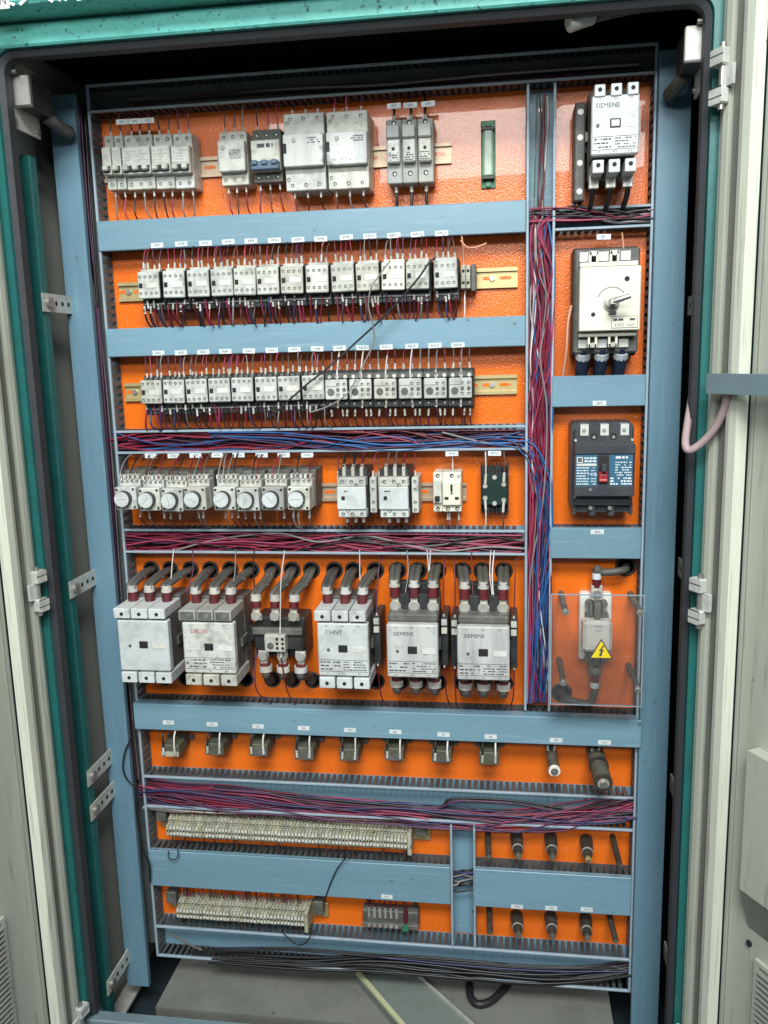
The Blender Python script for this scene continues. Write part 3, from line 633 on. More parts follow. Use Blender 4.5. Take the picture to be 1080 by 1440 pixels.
for i, (a, b) in enumerate([(457, 488), (491, 522), (526, 557), (561, 592), (596, 628), (631.5, 663)]):
    px = (a+b)/2; X, Z = at(px, 548-(px-472)*.014, YP-.082)
    t = thing('overload_relay', {0: 'leftmost overload relay on the middle rail, touching the control relays', 5: 'rightmost overload relay at the end of the middle rail'}.get(i, ORD[i]+' overload relay from the left on the middle rail'), 'overload relay', (X, YP, Z), 'overload relays on the middle rail')
    part('base_housing', MB().box(-.0228, .0228, -.062, -.002, -.036, .034, .002), 'black', t)
    part('terminal_shelf', MB().box(-.0225, .0225, -.072, -.062, .018, .0285, .002), 'dusty', t)
    part('lower_shelf', MB().box(-.0225, .0225, -.070, -.062, -.033, -.019, .002), 'black', t)
    part('front_core', MB().box(-.0198, .0198, -.077, -.062, -.017, .017), 'black', t); part('front_cover', MB().box(-.0200, .0200, -.082, -.077, -.0178, .0178, .0016), 'white', t)
    part('setting_dial', MB().cyl((-.0095, -.0838, -.004), 'y', .0062, .002, 14), 'dusty', t)
    part('scale_line', MB().box(-.0195, .001, -.0825, -.082, .0058, .0064), 'print', t)
    screws(t, [(.0035, .009), (.0035, -.0095), (.0148, .009), (.0148, -.0095)], -.0826, .0028)
    part('reset_button', MB().box(.001, .0062, -.0838, -.082, -.0028, .0026, .0005), 'dusty', t); part('test_button', MB().cyl((.0148, -.0840, 0), 'y', .0032, .002, 8), 'dusty', t)
    screws(t, [(x, .0225) for x in (-.0135, .001, .0155)], -.0726, .0035, mm='zinc'); screws(t, [(x, -.025) for x in (-.0135, .001, .0155)], -.0706, .0030)
    leads(t, [-.0135, .001, .0155], .031, -.055, .392, spread=.005, fl=.013, cols=['w_darkred', 'w_grey', 'w_brown']); leads(t, [.001], .018, -.074, .392, spread=.004, fl=.014, bow=.002, cols=['w_white', 'w_grey'])
    leads(t, [-.0135, .0155, .006], -.036, -.060, .237, spread=.006, fl=.013, bow=.004, cols=['w_darkred', 'w_red', 'w_black']); leads(t, [.0015], -.018, -.073, .237, spread=.006, fl=.015, bow=.004, cols=['w_darkred', 'w_purple'])
X, Z = at(657, 389, YP-.048)
t = thing('rail_terminal', 'pair of brown rail terminals at the right end of the upper contactor rail', 'terminal block', (X, YP, Z))
for i in range(2):
    b = part('terminal', MB().box(-.011+i*.0085, -.0032+i*.0085, -.046, -.002, -.020, .020, .001), 'beige', t)
    link('clamp_screw', MB().cyl((-.007+i*.0085, -.0466, .010), 'y', .0028, .0006, 8).cyl((-.007+i*.0085, -.0466, -.010), 'y', .0028, .0006, 8).mesh('clamp_screw', 'hole'), b)
part('end_stop', MB().box(.0065, .0150, -.040, -.002, -.024, .022, .001), 'dusty', t)
lead(t, (-.007, -.03, .018), (X-.012, .0, .585), 'w_salmon', wr=.0018, ferr=False, bow=.004); lead(t, (-.004, -.03, -.018), (X-.008, .02, .425), 'w_white', wr=.0015, ferr=False, bow=.004)
# ================================================================== dial timers
def timer(i, px, py, dark=False):
    lab = {0: 'leftmost dial timer relay, against the left duct', 7: 'rightmost dial timer relay, next to the open rail'}.get(i, ORD[i]+' dial timer relay from the left')
    if i == 6: lab = 'dial timer relay with a dark surround, second from the right'
    X, Z = at(px+1.5, py-3.5, YP-.110)
    t = thing('timer_relay', lab, 'timer relay', (X+LR.uniform(-.001, .001), YP, Z+LR.uniform(-.0015, .0015)), 'dial timers'); t.rotation_euler.y = LR.uniform(-.03, .03)
    part('relay_base', MB().box(-.0218, .0218, -.062, -.002, -.026, .046, .002), 'dusty', t)
    part('relay_block', MB().box(-.0205, .0205, -.086, -.062, -.022, .032, .0015), 'white', t)
    for j in range(5): part('terminal_tooth', MB().box(-.0205+j*.0086, -.0152+j*.0086, -.088, -.072, .032, .0405, .0008), 'white', t)
    screws(t, [(x, .0275) for x in (-.0140, -.0045, .0052, .0148)], -.0866, .0028)
    f = part('timer_block', MB().box(-.0203, .0203, -.110, -.086, -.0225, .0205, .0018), 'grey' if dark else 'white', t)
    for a, b in ((-.016, .016), (.016, .016), (-.016, -.0175), (.016, -.0175)): link('corner_screw', MB().cyl((a, -.1108, b), 'y', .0024, .0008, 8).mesh('corner_screw', 'hole'), f)
    k = part('dial', MB().cyl((-.0022, -.1225, -.0005), 'y', .0150, .0125, 24), 'black', t)
    link('dial_face', MB().cyl((-.0022, -.1238, -.0005), 'y', .0140, .0013, 24).mesh('dial_face', 'clean'), k)
    mb = MB()
    for q in range(12):
        a = 2*math.pi*q/12+i; c, s = math.cos(a), math.sin(a)
        mb.add([(-.0022+c*.0105-s*.0004, -.1241, -.0005+s*.0105+c*.0004), (-.0022+c*.0105+s*.0004, -.1241, -.0005+s*.0105-c*.0004), (-.0022+c*.0128+s*.0004, -.1241, -.0005+s*.0128-c*.0004), (-.0022+c*.0128-s*.0004, -.1241, -.0005+s*.0128+c*.0004)], [(0, 1, 2, 3)])
    a = .9*i; c, s = math.cos(a), math.sin(a)
    mb.add([(-.0022-c*.009-s*.0006, -.1241, -.0005-s*.009+c*.0006), (-.0022-c*.009+s*.0006, -.1241, -.0005-s*.009-c*.0006), (-.0022+c*.009+s*.0006, -.1241, -.0005+s*.009-c*.0006), (-.0022+c*.009-s*.0006, -.1241, -.0005+s*.009+c*.0006)], [(0, 1, 2, 3)])
    link('scale_marks', mb.mesh('scale_marks', 'grey'), k, stuff=True)
    leads(t, LR.sample([-.015, -.006, .004, .014], LR.randint(2, 4)), .030, -.088, .204, spread=.012, fl=.013, cols=['w_red', 'w_darkred', 'w_brown', 'w_grey', 'w_black'], wr=.0014)
    leads(t, LR.sample([-.015, -.006, .004, .014], LR.randint(1, 3)), -.024, -.085, .048, spread=.008, fl=.017, cols=['w_white', 'w_darkred', 'w_grey', 'w_brown'], fr=.0022)
for i, (px, py) in enumerate([(175.6, 704.6), (208, 705), (240, 705.5), (273, 705), (314, 704), (347.4, 704.6), (382.4, 705.5), (418, 705)]): timer(i, px, py, i == 6)
# ================================================================== the two medium contactors, socket, heat sink
for i, (px, lab) in enumerate(((494, 'medium white contactor left of its twin between timers and socket outlet'), (553.5, 'medium white contactor right of its twin, nearer the socket outlet'))):
    X, Z = at(px, 700.5, YP-.095)
    t = thing('medium_contactor', lab, 'contactor', (X, YP, Z), 'medium contactors')
    part('base_housing', MB().box(-.0275, .0275, -.070, -.002, -.040, .050, .002), 'black', t)
    part('front_core', MB().box(-.0255, .0255, -.088, -.070, -.020, .019), 'dusty', t); part('front_cover', MB().box(-.0265, .0265, -.095, -.088, -.0215, .0200, .0015), 'clean', t)
    part('upper_terminal_block', MB().box(-.0265, .0265, -.091, -.070, .0200, .0365, .0015), 'white', t); part('lower_terminal_block', MB().box(-.0255, .0265, -.091, -.070, -.0365, -.0215, .0015), 'white', t)
    screws(t, [(x, .0295) for x in (-.0165, .0005, .0180)]+[(x, -.030) for x in (-.0165, .0005, .0180)]+[(.0095, .0232), (-.0075, -.0240)], -.0916, .0032)
    part('indicator', MB().box(-.018, -.0118, -.0970, -.095, -.003, .0035, .0006), 'hole', t); dashes('printed_text', t, -.020, -.006, .010, .015, 1, -.0956, seed=i)
    part('auxiliary_block', MB().box(.030, .0425, -.070, -.004, -.032, .034, .0015), 'white', t)
    screws(t, [(.0365, z) for z in (-.026, -.012, .012, .026)], -.0706, .0030)
    part('side_lug', MB().box(-.0325, -.0280, -.060, -.03, -.026, .036, .001), 'white', t)
    for x in (-.0155, .0010, .0170): part('cable_lug', MB().box(x-.0033, x+.0033, -.078, -.064, .037, .054, .001), 'tin', t)
    leads(t, [-.0155, .0010, .0170], .053, -.070, .204, spread=.006, fl=.006, wr=.0024, fr=.003, cols=['w_black', 'w_brown', 'w_darkred'], bow=.003)
    leads(t, [-.013, .0035, .0185], -.038, -.074, .048, spread=.006, fl=.010, wr=.002, fr=.0032, cols=['w_darkred', 'w_brown'], bow=.003); leads(t, [-.03, .0365], .034, -.06, .204, spread=.01, cols=['w_red', 'w_darkred'])
X, Z = at(628.5, 692.5, YP-.060)
t = thing('socket_breaker', 'cream breaker with a socket outlet on the right of the timer rail', 'socket', (X, YP, Z))
part('breaker_housing', MB().box(-.0255, -.0090, -.054, -.002, -.037, .036, .0015), 'cream', t); part('socket_housing', MB().box(-.0086, .0258, -.054, -.002, -.037, .036, .0015), 'cream', t)
part('breaker_front', MB().box(-.0250, -.0096, -.062, -.054, -.020, .022, .001), 'white', t); s = part('socket_front', MB().box(-.0080, .0252, -.062, -.054, -.024, .018, .0015), 'cream', t)
part('toggle', MB().box(-.0215, -.013, -.071, -.062, -.014, -.006, .001), 'hole', t)
link('socket_holes', MB().box(.0065, .0105, -.0626, -.062, .002, .015).box(-.0045, .003, -.0626, -.062, -.013, -.008).box(.0145, .0215, -.0626, -.062, -.013, -.008).box(.007, .010, -.0626, -.062, -.003, .001).mesh('socket_holes', 'hole'), s, stuff=True)
screws(t, [(-.017, .030), (.0085, .030), (-.017, -.031), (.001, -.031), (.018, -.031)], -.0546, .0038); part('pilot_lamp', MB().cyl((.021, -.0552, .029), 'y', .0033, .0012, 8), 'grey', t)
leads(t, [.009], .034, -.035, .204, spread=.002, fl=.016, cols=['w_white']); leads(t, [.0, .002, .020], -.035, -.035, .048, spread=.003, fl=.02, cols=['w_white', 'w_grey', 'w_darkred'])
X, Z = at(695.5, 691, YP-.045)
t = thing('solid_state_module', 'dark green power module on a black finned heat sink', 'heat sink', (X, YP, Z))
part('heat_sink_base', MB().box(-.0255, .0255, -.024, -.016, -.042, .044, .001), 'black', t)
for i in range(8): part('fin', MB().box(-.0255+i*.0070, -.0235+i*.0070, -.016, 0, -.044, .047), 'black', t); part('fin', MB().box(-.0255+i*.0070, -.0235+i*.0070, -.036, -.024, .026, .047), 'black', t); part('fin', MB().box(-.0255+i*.0070, -.0235+i*.0070, -.036, -.024, -.044, -.022), 'black', t)
part('module', MB().box(-.0240, .0240, -.045, -.024, -.026, .030, .002), 'pcb', t)
for a, b in ((0, .026), (0, -.022), (-.017, .010), (.0165, .013), (-.017, -.012), (.0165, -.016)): part('terminal_bolt', MB().cyl((a, -.0475, b), 'y', .0042, .0025, 10), 'tin', t)
for a, b, Zt in ((-.017, .014, .204), (.0165, .017, .204), (-.017, -.016, .048), (.0165, -.020, .048)): lead(t, (a, -.047, b), (X+a, .01, Zt), 'w_white' if a < 0 else 'w_brown', fl=.018 if b > 0 else -.018, side=1, fr=.0026, wr=.0016, bow=.006)
# ================================================================== large contactors
def frontface(t, w, h, y, brand, mm, seed, square='hole', text=True, bx=None):
    part('front_cover', MB().box(-w/2, w/2, y, y+.016, -h/2, h/2, .002), mm, t)
    part('indicator', MB().box(-.0085, .0085, y-.0014, y, -.0045, .0095, .001), square, t)
    if square == 'print': part('indicator_window', MB().box(-.006, .006, y-.0019, y-.0014, -.002, .007), 'stamp', t)
    if brand: words('brand_lettering', brand, 'redprint' if brand == 'DELIXI' else 'print', t, (-w*.17 if bx is None else bx), y-.0005, h*.33, 1.05)
    part('label_plate', MB().box(.018, w/2-.005, y-.0008, y, -.004, .006), 'stamp', t)
    if brand != 'DELIXI': part('fixing_screw', MB().cyl((-.027, y-.0012, 0), 'y', .0030, .0012, 8), 'dusty', t)
    else: part('label_plate', MB().box(-w/2+.006, -.016, y-.0008, y, -.004, .006), 'stamp', t)
    if text:
        dashes('printed_table', t, -w/2+.004, -.006, -h*.40, -h*.20, 3, y-.0005, seed=seed, hfrac=.35); dashes('printed_table', t, .0, w/2-.004, -h*.40, -h*.20, 4, y-.0005, seed=seed+1, hfrac=.35)
        mb = MB()
        for z in (-h*.19, -h*.41): mb.box(-w/2+.002, w/2-.002, y-.0005, y-.0003, z-.0003, z+.0003)
        part('printed_rule', mb, 'print', t, stuff=True)
        for i, (a, b) in enumerate((('1L1', '2T1'), ('3L2', '4T2'), ('5L3', '6T3'))):
            words('printed_text', a, 'print', t, (-.027+i*.027)*w/.085, y-.0005, h*.45, .8); words('printed_text', b, 'print', t, (-.027+i*.027)*w/.085, y-.0005, -h*.45, .8)
DB = .130
def power_cable(label, root_loc, p, hole, side, group, lug=False, bolt=False, mmlug='tin', two=True, tagz=.028, sl=.022, seed=0, bow=.0):
    """cable from the terminal at world point p to the hole in the plate; root Empty at the terminal"""
    R = random.Random(seed); t = thing('power_cable', label, 'cable', p, group)
    h = Vector((hole[0]-p[0], YP+.05-p[1], hole[1]-p[2])); e = Vector((hole[0]-p[0], YP-.004-p[1], hole[1]-p[2])); d = side
    if lug:
        part('lug', MB().box(-.0105, .0105, -.004, .0, min(0, -d*.013), max(0, -d*.013), .001).box(-.0070, .0070, -.004, .0, min(0, d*.018), max(0, d*.018), .001), mmlug, t)
        part('lug_bolt', MB().cyl((0, -.0095, -d*.003), 'y', .0088, .0055, 8), 'tin', t); part('washer', MB().cyl((0, -.0050, -d*.003), 'y', .0102, .0012, 14), 'tin', t)
        z0 = d*.012
    else: z0 = 0
    a = Vector((0, .0, z0)); b = Vector((R.uniform(-.002, .002), .002, z0+d*sl*1.0)); 
    part('sleeve', MB().tube([a, a.lerp(b, .5), b], [.0096, .0096, .0090] if d > 0 else [.0090, .0112, .0115], 12), 'sleeve', t)
    c = b+Vector((0, 0, d*.011))
    part('label_band', MB().tube([b+Vector((0, 0, -d*(.002 if d > 0 else .010))), c-Vector((0, 0, 0 if d > 0 else d*.009))], .0106 if d > 0 else .0128, 14), 'bandtag', t)
    mid = Vector((e.x*.72, e.y*.62, max(abs(c.z)+.012, abs(e.z)*.80)*d)) if d > 0 else Vector((e.x*.8, e.y*.6, -abs(c.z)-.012))
    for q in ((-1, 1) if two else (0,)):
        o = Vector((q*.0048, 0, 0))
        part('cable_core', MB().tube(spline([b+o*.7, c+o, mid+o, e+o*.8+Vector((0, -.002, 0)), h+o*.6], 6), .0060 if two else .0085, 8), 'cable', t)
    if d > 0 and two: part('cable_tie', MB().torus(tuple(mid.lerp(c, .3)), 'z', .0105, .0010, 14, 4), 'grey', t)
    return t
def big_contactor(label, r, brand, mm, short, hidx, top='block', bot='block', openbox=False, square='hole', text=True, aux=None, seed=1):
    X, Z, w, h = rect(*r, YP-DB); t = thing('large_contactor', label, 'contactor', (X, YP, Z), 'large contactors')
    part('base_housing', MB().box(-w*.48, w*.48, -.055, -.002, -h*.78, h*.80, .002).box(-w*.46, w*.47, -.114, -.055, -h*.50, h*.52, .001), 'dusty', t)
    part('mounting_foot', MB().box(-w*.56, w*.58, -.030, -.002, -.020, .012, .002), 'black', t)
    part('side_rib', MB().box(w*.47, w*.52, -.085, -.05, -.012, .006, .001), 'dusty', t)
    frontface(t, w, h, -DB, brand, mm, seed, square, text)
    bw = w*.335
    for i in range(3):
        x = (i-1)*w*.345-.0035
        P = ['left', 'middle', 'right'][i]
        if top == 'block':
            b = part('terminal_block', MB().box(x-bw*.48, x+bw*.48, -.133, -.048, h/2+.0045, h/2+.024, .0012), 'grey' if openbox else mm, t)
            if openbox: link('open_mouth', MB().box(x-bw*.40, x+bw*.40, -.1336, -.133, h/2+.0065, h/2+.022).mesh('open_mouth', 'dusty'), b); link('clamp_screw', MB().cyl((x+.004, -.1352, h/2+.0145), 'y', .0048, .0016, 8).mesh('clamp_screw', 'steel'), b)
            else: link('screw_hole', MB().cyl((x, -.1336, h/2+.0135), 'y', .0036, .0006, 10).mesh('screw_hole', 'hole'), b)
            power_cable('%s upper cable of the %s' % (P, short), None, (X+x, YP-.078, Z+h/2+.022), HTOP[hidx+i], 1, 'upper power cables', seed=seed*7+i)
        elif top == 'lug':
            power_cable('%s lugged upper cable of the %s' % (P, short), None, (X+(i-1)*w*.375, YP-.082, Z+h/2+.026), HTOP[hidx+i], 1, 'upper power cables', lug=True, seed=seed*7+i)
        elif top == 'short':
            b = part('terminal_block', MB().box(x-bw*.34+.004, x+bw*.34+.004, -.133, -.06, h/2-.002, h/2+.016, .0012), mm, t); link('screw_hole', MB().cyl((x+.004, -.1336, h/2+.008), 'y', .0034, .0006, 10).mesh('screw_hole', 'hole'), b)
        if bot == 'block':
            b = part('terminal_block', MB().box(x-bw*.46+.004, x+bw*.46+.004, -.131, -.048, -h/2-.024, -h/2-.003, .0012), mm, t); link('screw_hole', MB().cyl((x+.004, -.1316, -h/2-.0140), 'y', .0036, .0006, 10).mesh('screw_hole', 'hole'), b)
        elif bot == 'lug':
            power_cable('%s red-sleeved lower cable of the %s' % (P, short), None, (X+(i-1)*w*.375, YP-.082, Z-h/2-.006), HBOT[hidx+i], -1, 'lower power cables', lug=True, two=False, seed=seed*7+i, sl=.016)
        elif bot == 'short':
            b = part('terminal_block', MB().box(x-bw*.36+.004, x+bw*.36+.004, -.126, -.06, -h/2-.026, -h/2-.006, .0012), mm, t); link('screw_hole', MB().cyl((x+.004, -.1266, -h/2-.014), 'y', .0036, .0006, 10).mesh('screw_hole', 'hole'), b)
    if top == 'lug':
        part('arc_chute', MB().box(-w*.49, w*.49, -.116, -.06, h/2+.001, h/2+.016, .003), 'dusty', t)
        for i in (-1, 1): part('phase_barrier', MB().box(i*w*.19-.009, i*w*.19+.009, -.085, -.04, h/2+.016, h/2+.044, .001), 'black', t)
        part('top_ledge', MB().box(-w*.47, w*.47, -.05, -.03, h/2+.012, h/2+.058, .002), 'black', t)
    if bot == 'lug': part('lower_ledge', MB().box(-w*.46, w*.46, -.078, -.03, -h/2-.020, -h/2+.004, .002), 'dusty', t)
    if aux:
        for s in aux:
            b = part('auxiliary_block', MB().box(*sorted((s*w*.52, s*w*.66)), -.075, -.004, -.046, .050, .0015), 'black', t)
            for z in (.040, .024): link('aux_terminal', MB().box(*sorted((s*w*.53, s*w*.64)), -.080, -.075, z-.006, z+.005).mesh('aux_terminal', 'white'), b)
            for z in (.044, -.04): leads(t, [s*w*.59], z, -.072, (.010 if z > 0 else -.302), spread=.006, cols=['w_red', 'w_darkred', 'w_purple'], fl=.010)
    return t, X, Z, w, h
big_contactor('plain white large contactor without lettering at the far left', (167, 873, 237.5, 943.5), None, 'clean', 'plain white contactor', 0, text=False, seed=1)
big_contactor('large white contactor with red lettering and open terminal boxes', (258, 876, 330, 947), 'DELIXI', 'white', 'contactor with red lettering', 3, openbox=True, seed=2)
big_contactor('large white contactor with blue-grey lettering in the middle of the row', (447, 877, 518, 951), 'CHNT', 'clean', 'white contactor right of the overload relay', 9, seed=3, aux=(1,))
big_contactor('large contactor with black grime streaks and bolted lugs, second from the right', (544, 879, 616, 953), 'SIEMENS', 'grimy', 'grimy contactor second from the right', 12, 'lug', 'lug', seed=4, aux=(1,))
big_contactor('large contactor with bolted lugs at the right end of the row', (643, 882, 716.5, 957), 'SIEMENS', 'grimy', 'rightmost large contactor', 15, 'lug', 'lug', seed=5, aux=(-1, 1))
# thermal overload relay between them
X, Z = at(390, 902, YP-.085)
t = thing('thermal_overload_relay', 'wide black thermal overload relay with a small white setting panel', 'overload relay', (X, YP, Z))
part('base_housing', MB().box(-.050, .050, -.060, -.002, -.038, .040, .003).box(-.048, .048, -.078, -.060, -.020, .026, .003), 'black', t)
part('front_ledge', MB().box(-.049, .049, -.086, -.078, .012, .026, .002), 'dusty', t)
f = part('setting_panel', MB().box(-.0215, .0185, -.098, -.078, -.0165, .0165, .001), 'white', t)
link('setting_dial', MB().cyl((-.010, -.100, -.004), 'y', .0065, .002, 14).mesh('setting_dial', 'dusty'), f)
for a in (.003, .0135):
    for b in (.009, 0, -.009): link('panel_screw', MB().cyl((a, -.0986, b), 'y', .0030, .0008, 8).mesh('panel_screw', 'hole'), f)
for i, dx in enumerate((-.036, .001, .037)):
    P = ['left', 'middle', 'right'][i]
    power_cable('%s upper cable of the black thermal overload relay' % P, None, (X+dx-.006, YP-.070, Z+.050), HTOP[6+i], 1, 'upper power cables', lug=True, seed=60+i, sl=.016)
    power_cable('%s lower cable of the black thermal overload relay, in red sleeve' % P, None, (X+dx+.004, YP-.070, Z-.036), HBOT[6+i], -1, 'lower power cables', lug=True, two=False, seed=70+i, sl=.016)
lead(t, (.008, -.09, .018), (X+.012, .0, .010), 'w_white', wr=.0014, fl=.012); lead(t, (.008, -.09, -.018), (X+.02, .0, -.302), 'w_darkred', wr=.0014, fl=.012); lead(t, (-.05, -.03, .03), (X-.048, .0, .010), 'w_black', wr=.0014)
lead(t, (-.052, -.05, -.01), (X-.03, .0, -.302), 'w_purple', wr=.0015, bow=.03, ferr=False)
# pale wires dropping past the contactors
for i, px in enumerate((150+430/3.6, 334/3.6+150, 150+648/3.6, 505, 600, 605, 690, 695, 663, 572)):
    X0, _ = at(px, 790, -.01); pts = [(X0, .0, .012), (X0+LR.uniform(-.004, .004), -.012, -.03), (X0+LR.uniform(-.006, .006), -.030, -.075), (X0+LR.uniform(-.006, .006), -.02, -.115)]
    o = link('control_wire', MB().tube(spline(pts, 6), .0012, 5).mesh('control_wire', ['w_purple', 'w_white', 'w_grey', 'w_white', 'w_white', 'w_white', 'w_white', 'w_white', 'w_darkred', 'w_grey'][i]))
    tag(o, ['thin purple wire left of the cables of the contactor with red lettering', 'thin pale wire dropping past the right cable of the plain white contactor', 'thin grey wire before the middle cable of the contactor with red lettering', 'thin pale wire beside the cables of the white contactor right of the overload relay', 'left of two pale wires dropping behind the grimy contactor second from the right', 'right of two pale wires dropping behind the grimy contactor second from the right', 'left of two pale wires dropping behind the rightmost large contactor', 'right of two pale wires dropping behind the rightmost large contactor', 'thin dark red wire dropping left of the middle cable of the rightmost contactor', 'thin grey wire between the left cables of the contactor second from the right'][i], 'wire', 'thin control wires above the large contactors')
# ================================================================== right column
DBs = DB
t, X, Z, w, h = big_contactor('white contactor with lettering alone in the top right compartment', (832, 133, 899, 217), 'SIEMENS', 'clean', 'top right contactor', 0, 'short', 'short', square='print', seed=9)
part('auxiliary_block', MB().box(-w*.78, -w*.55, -.060, -.004, -.100, .055, .002), 'dusty', t); screws(t, [(-w*.66, z) for z in (.04, .0, -.04, -.085)], -.0606, .005, mm='zinc')
for s in (-1, 1): part('mounting_lug', MB().cyl((s*w*.57, -.045, .004), 'y', .009, .010, 12), 'grey', t)
for i in (-1, 0, 1):
    part('cable_lug', MB().box(i*.027-.008, i*.027+.008, -.085, -.070, -h/2-.042, -h/2-.020, .001), 'tin', t)
    lead(t, (i*.027, -.075, -h/2-.036), (X+i*.027-.006, .02, .600), 'w_black', wr=.0042, ferr=False, bow=.008)
lead(t, (-.05, -.05, -.09), (X-.06, .02, .605), 'w_darkred', wr=.0018, ferr=False); lead(t, (.03, -.05, -.07), (X+.02, .02, .605), 'w_black', wr=.002, ferr=False, bow=.02)
# rotary switch
X, Z, w, h = rect(815, 374.5, 901, 465, YP-.115)
t = thing('rotary_switch', 'cream fronted rotary isolator switch with a steel shaft and lever', 'switch', (X, YP, Z))
part('base_housing', MB().box(-.055, .052, -.078, -.002, -.088, .084, .003), 'dusty', t); part('side_step', MB().box(-.056, .053, -.050, -.002, -.093, .089, .003), 'black', t)
part('front_plate', MB().box(-w/2, w/2, -.115, -.080, -h/2, h/2, .0015), 'cream', t)
for s in (1, -1):
    mb = MB(); zz = s*h/2
    def bz(a, b): return sorted((zz+s*a, zz+s*b))
    mb.box(-w*.49, w*.47, -.100, -.085, *bz(.002, .009), .001)
    for xx in (-w*.26, w*.08):
        mb.box(xx-.0075, xx-.0040, -.100, -.085, *bz(.009, .026)); mb.box(xx+.0040, xx+.0075, -.100, -.085, *bz(.009, .026)); mb.box(xx-.0075, xx+.0075, -.100, -.085, *bz(.020, .027), .001)
    b = part('fixing_bracket', mb, 'cream', t)
    for xx in (-w*.26, w*.08): link('bracket_screw', MB().cyl((xx, -.1035, zz+s*.0225), 'y', .0042, .0035, 10).mesh('bracket_screw', 'steel'), b)
    for xx in (-w*.40, -w*.08, w*.28): part('terminal_bolt', MB().box(xx-.008, xx+.008, -.084, -.078, *bz(.012, .027)), 'zinc', t)
cx, cz = .002, -.006
part('bearing', MB().cyl((cx, -.118, cz), 'y', .0135, .003, 20).cyl((cx, -.126, cz), 'y', .0095, .008, 16), 'steel', t)
part('shaft', MB().box(cx-.005, cx+.005, -.150, -.126, cz-.005, cz+.005, .001), 'steel', t)
part('lever', MB().tube([(cx, -.146, cz), (cx+.012, -.150, cz+.0035), (cx+.026, -.152, cz+.0075)], [.0052, .0048, .0038], 8), 'steel', t)
part('shaft_key', MB().box(cx-.004, cx+.008, -.120, -.116, cz-.019, cz-.014), 'dusty', t)
part('travel_mark', MB().torus((cx+.001, -.1152, cz+.001), 'y', .0235, .0006, 16, 4, math.radians(35), math.radians(160)), 'print', t)
for a, b, rr in ((.0245, .031, .0042), (-.0265-.002, -.0245, .0036)): part('screw_hole', MB().cyl((a+.002, -.1156, b), 'y', rr, .0006, 12), 'hole', t)
nb = part('rating_plate', MB().box(.003, w/2-.004, -.1156, -.115, -h/2+.004, -h/2+.023), 'cream', t)
link('plate_border', MB().box(.003, w/2-.004, -.1159, -.1156, -h/2+.0224, -h/2+.023).box(.003, w/2-.004, -.1159, -.1156, -h/2+.004, -h/2+.0046).box(.003, .0036, -.1159, -.1156, -h/2+.004, -h/2+.023).box(w/2-.0046, w/2-.004, -.1159, -.1156, -h/2+.004, -h/2+.023).mesh('plate_border', 'print'), nb)
o = words('printed_text', 'CM1-225/3', 'print', nb, (w/2-.001)/2, -.1161, -h/2+.009, .85); o.rotation_euler = (math.pi/2, math.pi, 0)
dashes('printed_text', nb, .006, w/2-.007, -h/2+.014, -h/2+.021, 1, -.1161, seed=33)
for i, xx in enumerate((-w*.38, -w*.06, w*.27)):
    P = ['left', 'middle', 'right'][i]; k = thing('power_cable', '%s black cable with navy tape under the rotary switch' % P, 'cable', (X+xx, YP-.07, Z-h/2-.022), 'cables under the rotary switch')
    part('lug', MB().box(-.008, .008, -.004, 0, -.008, .010, .001), 'tin', k); part('lug_bolt', MB().cyl((0, -.009, .002), 'y', .006, .005, 6), 'steel', k)
    part('taped_end', MB().tube([(0, 0, -.004), (.0, .010, -.020), (.0, .034, -.042), (.0, .052, -.056)], [.0115, .0125, .0115, .0105], 10), 'navy', k); part('label_band', MB().tube([(0, .004, -.011), (0, .0115, -.021)], .0131, 12), 'tag', k)
    part('cable_core', MB().tube(spline([(0, .046, -.05), (-.002, .055, -.065), (-.004, .060, -.075)], 5), .0085, 8), 'blackcable', k)
o = link('sensor_wire', MB().tube(spline([(*at(803, 430, .0)[:1], -.01, at(803, 430, .0)[1]), (at(798, 455, 0)[0], -.012, at(798, 455, 0)[1]), (at(796, 495, 0)[0], -.006, at(796, 495, 0)[1]), (at(792, 529, .0)[0], .01, at(792, 529, .0)[1])], 8), .0026, 6).mesh('sensor_wire', 'w_salmon')); tag(o, 'pale salmon wire hanging left of the rotary switch', 'wire')
o = link('sensor_wire', MB().tube(spline([(at(876, 355, .0)[0], -.01, at(876, 357, .0)[1]), (at(876, 340, 0)[0], .0, at(876, 340, 0)[1]), (at(876, 330, 0)[0], .012, at(876, 326, 0)[1])], 4), .0016, 6).mesh('sensor_wire', 'w_salmon')); tag(o, 'short pale wire entering the top of the rotary switch', 'wire')
# moulded case breaker
X, Z = at(850, 661, YP-.095)
t = thing('moulded_case_breaker', 'charcoal moulded case breaker with blue rating labels and a red toggle', 'circuit breaker', (X, YP, Z)); w = .102
part('base_housing', MB().prism([(-.055, -.066), (-.046, -.080), (.046, -.080), (.053, -.070), (.053, .072), (.046, .080), (-.048, .080), (-.055, .074)], -.060, -.002), 'mccb', t)
part('upper_step', MB().box(-.050, .050, -.075, -.060, .044, .070, .002), 'mccb', t); part('lower_step', MB().box(-.050, .050, -.075, -.060, -.066, -.040, .002), 'mccb', t)
part('front_cover', MB().box(-.051, .051, -.095, -.060, -.047, .046, .003), 'mccb', t)
part('raised_band', MB().box(-.0508, .0508, -.098, -.095, .028, .0415, .001), 'mccb', t); part('raised_band', MB().box(-.0508, .0508, -.098, -.095, -.0455, -.0285, .001), 'mccb', t)
for i in range(3):
    x = -.035+i*.034; part('terminal_pad', MB().box(x-.005, x+.009, -.0765, -.060, .058, .0775), 'zinc', t); part('terminal_screw', MB().cyl((x+.001, -.0790, .068), 'y', .0032, .0025, 8), 'steel', t)
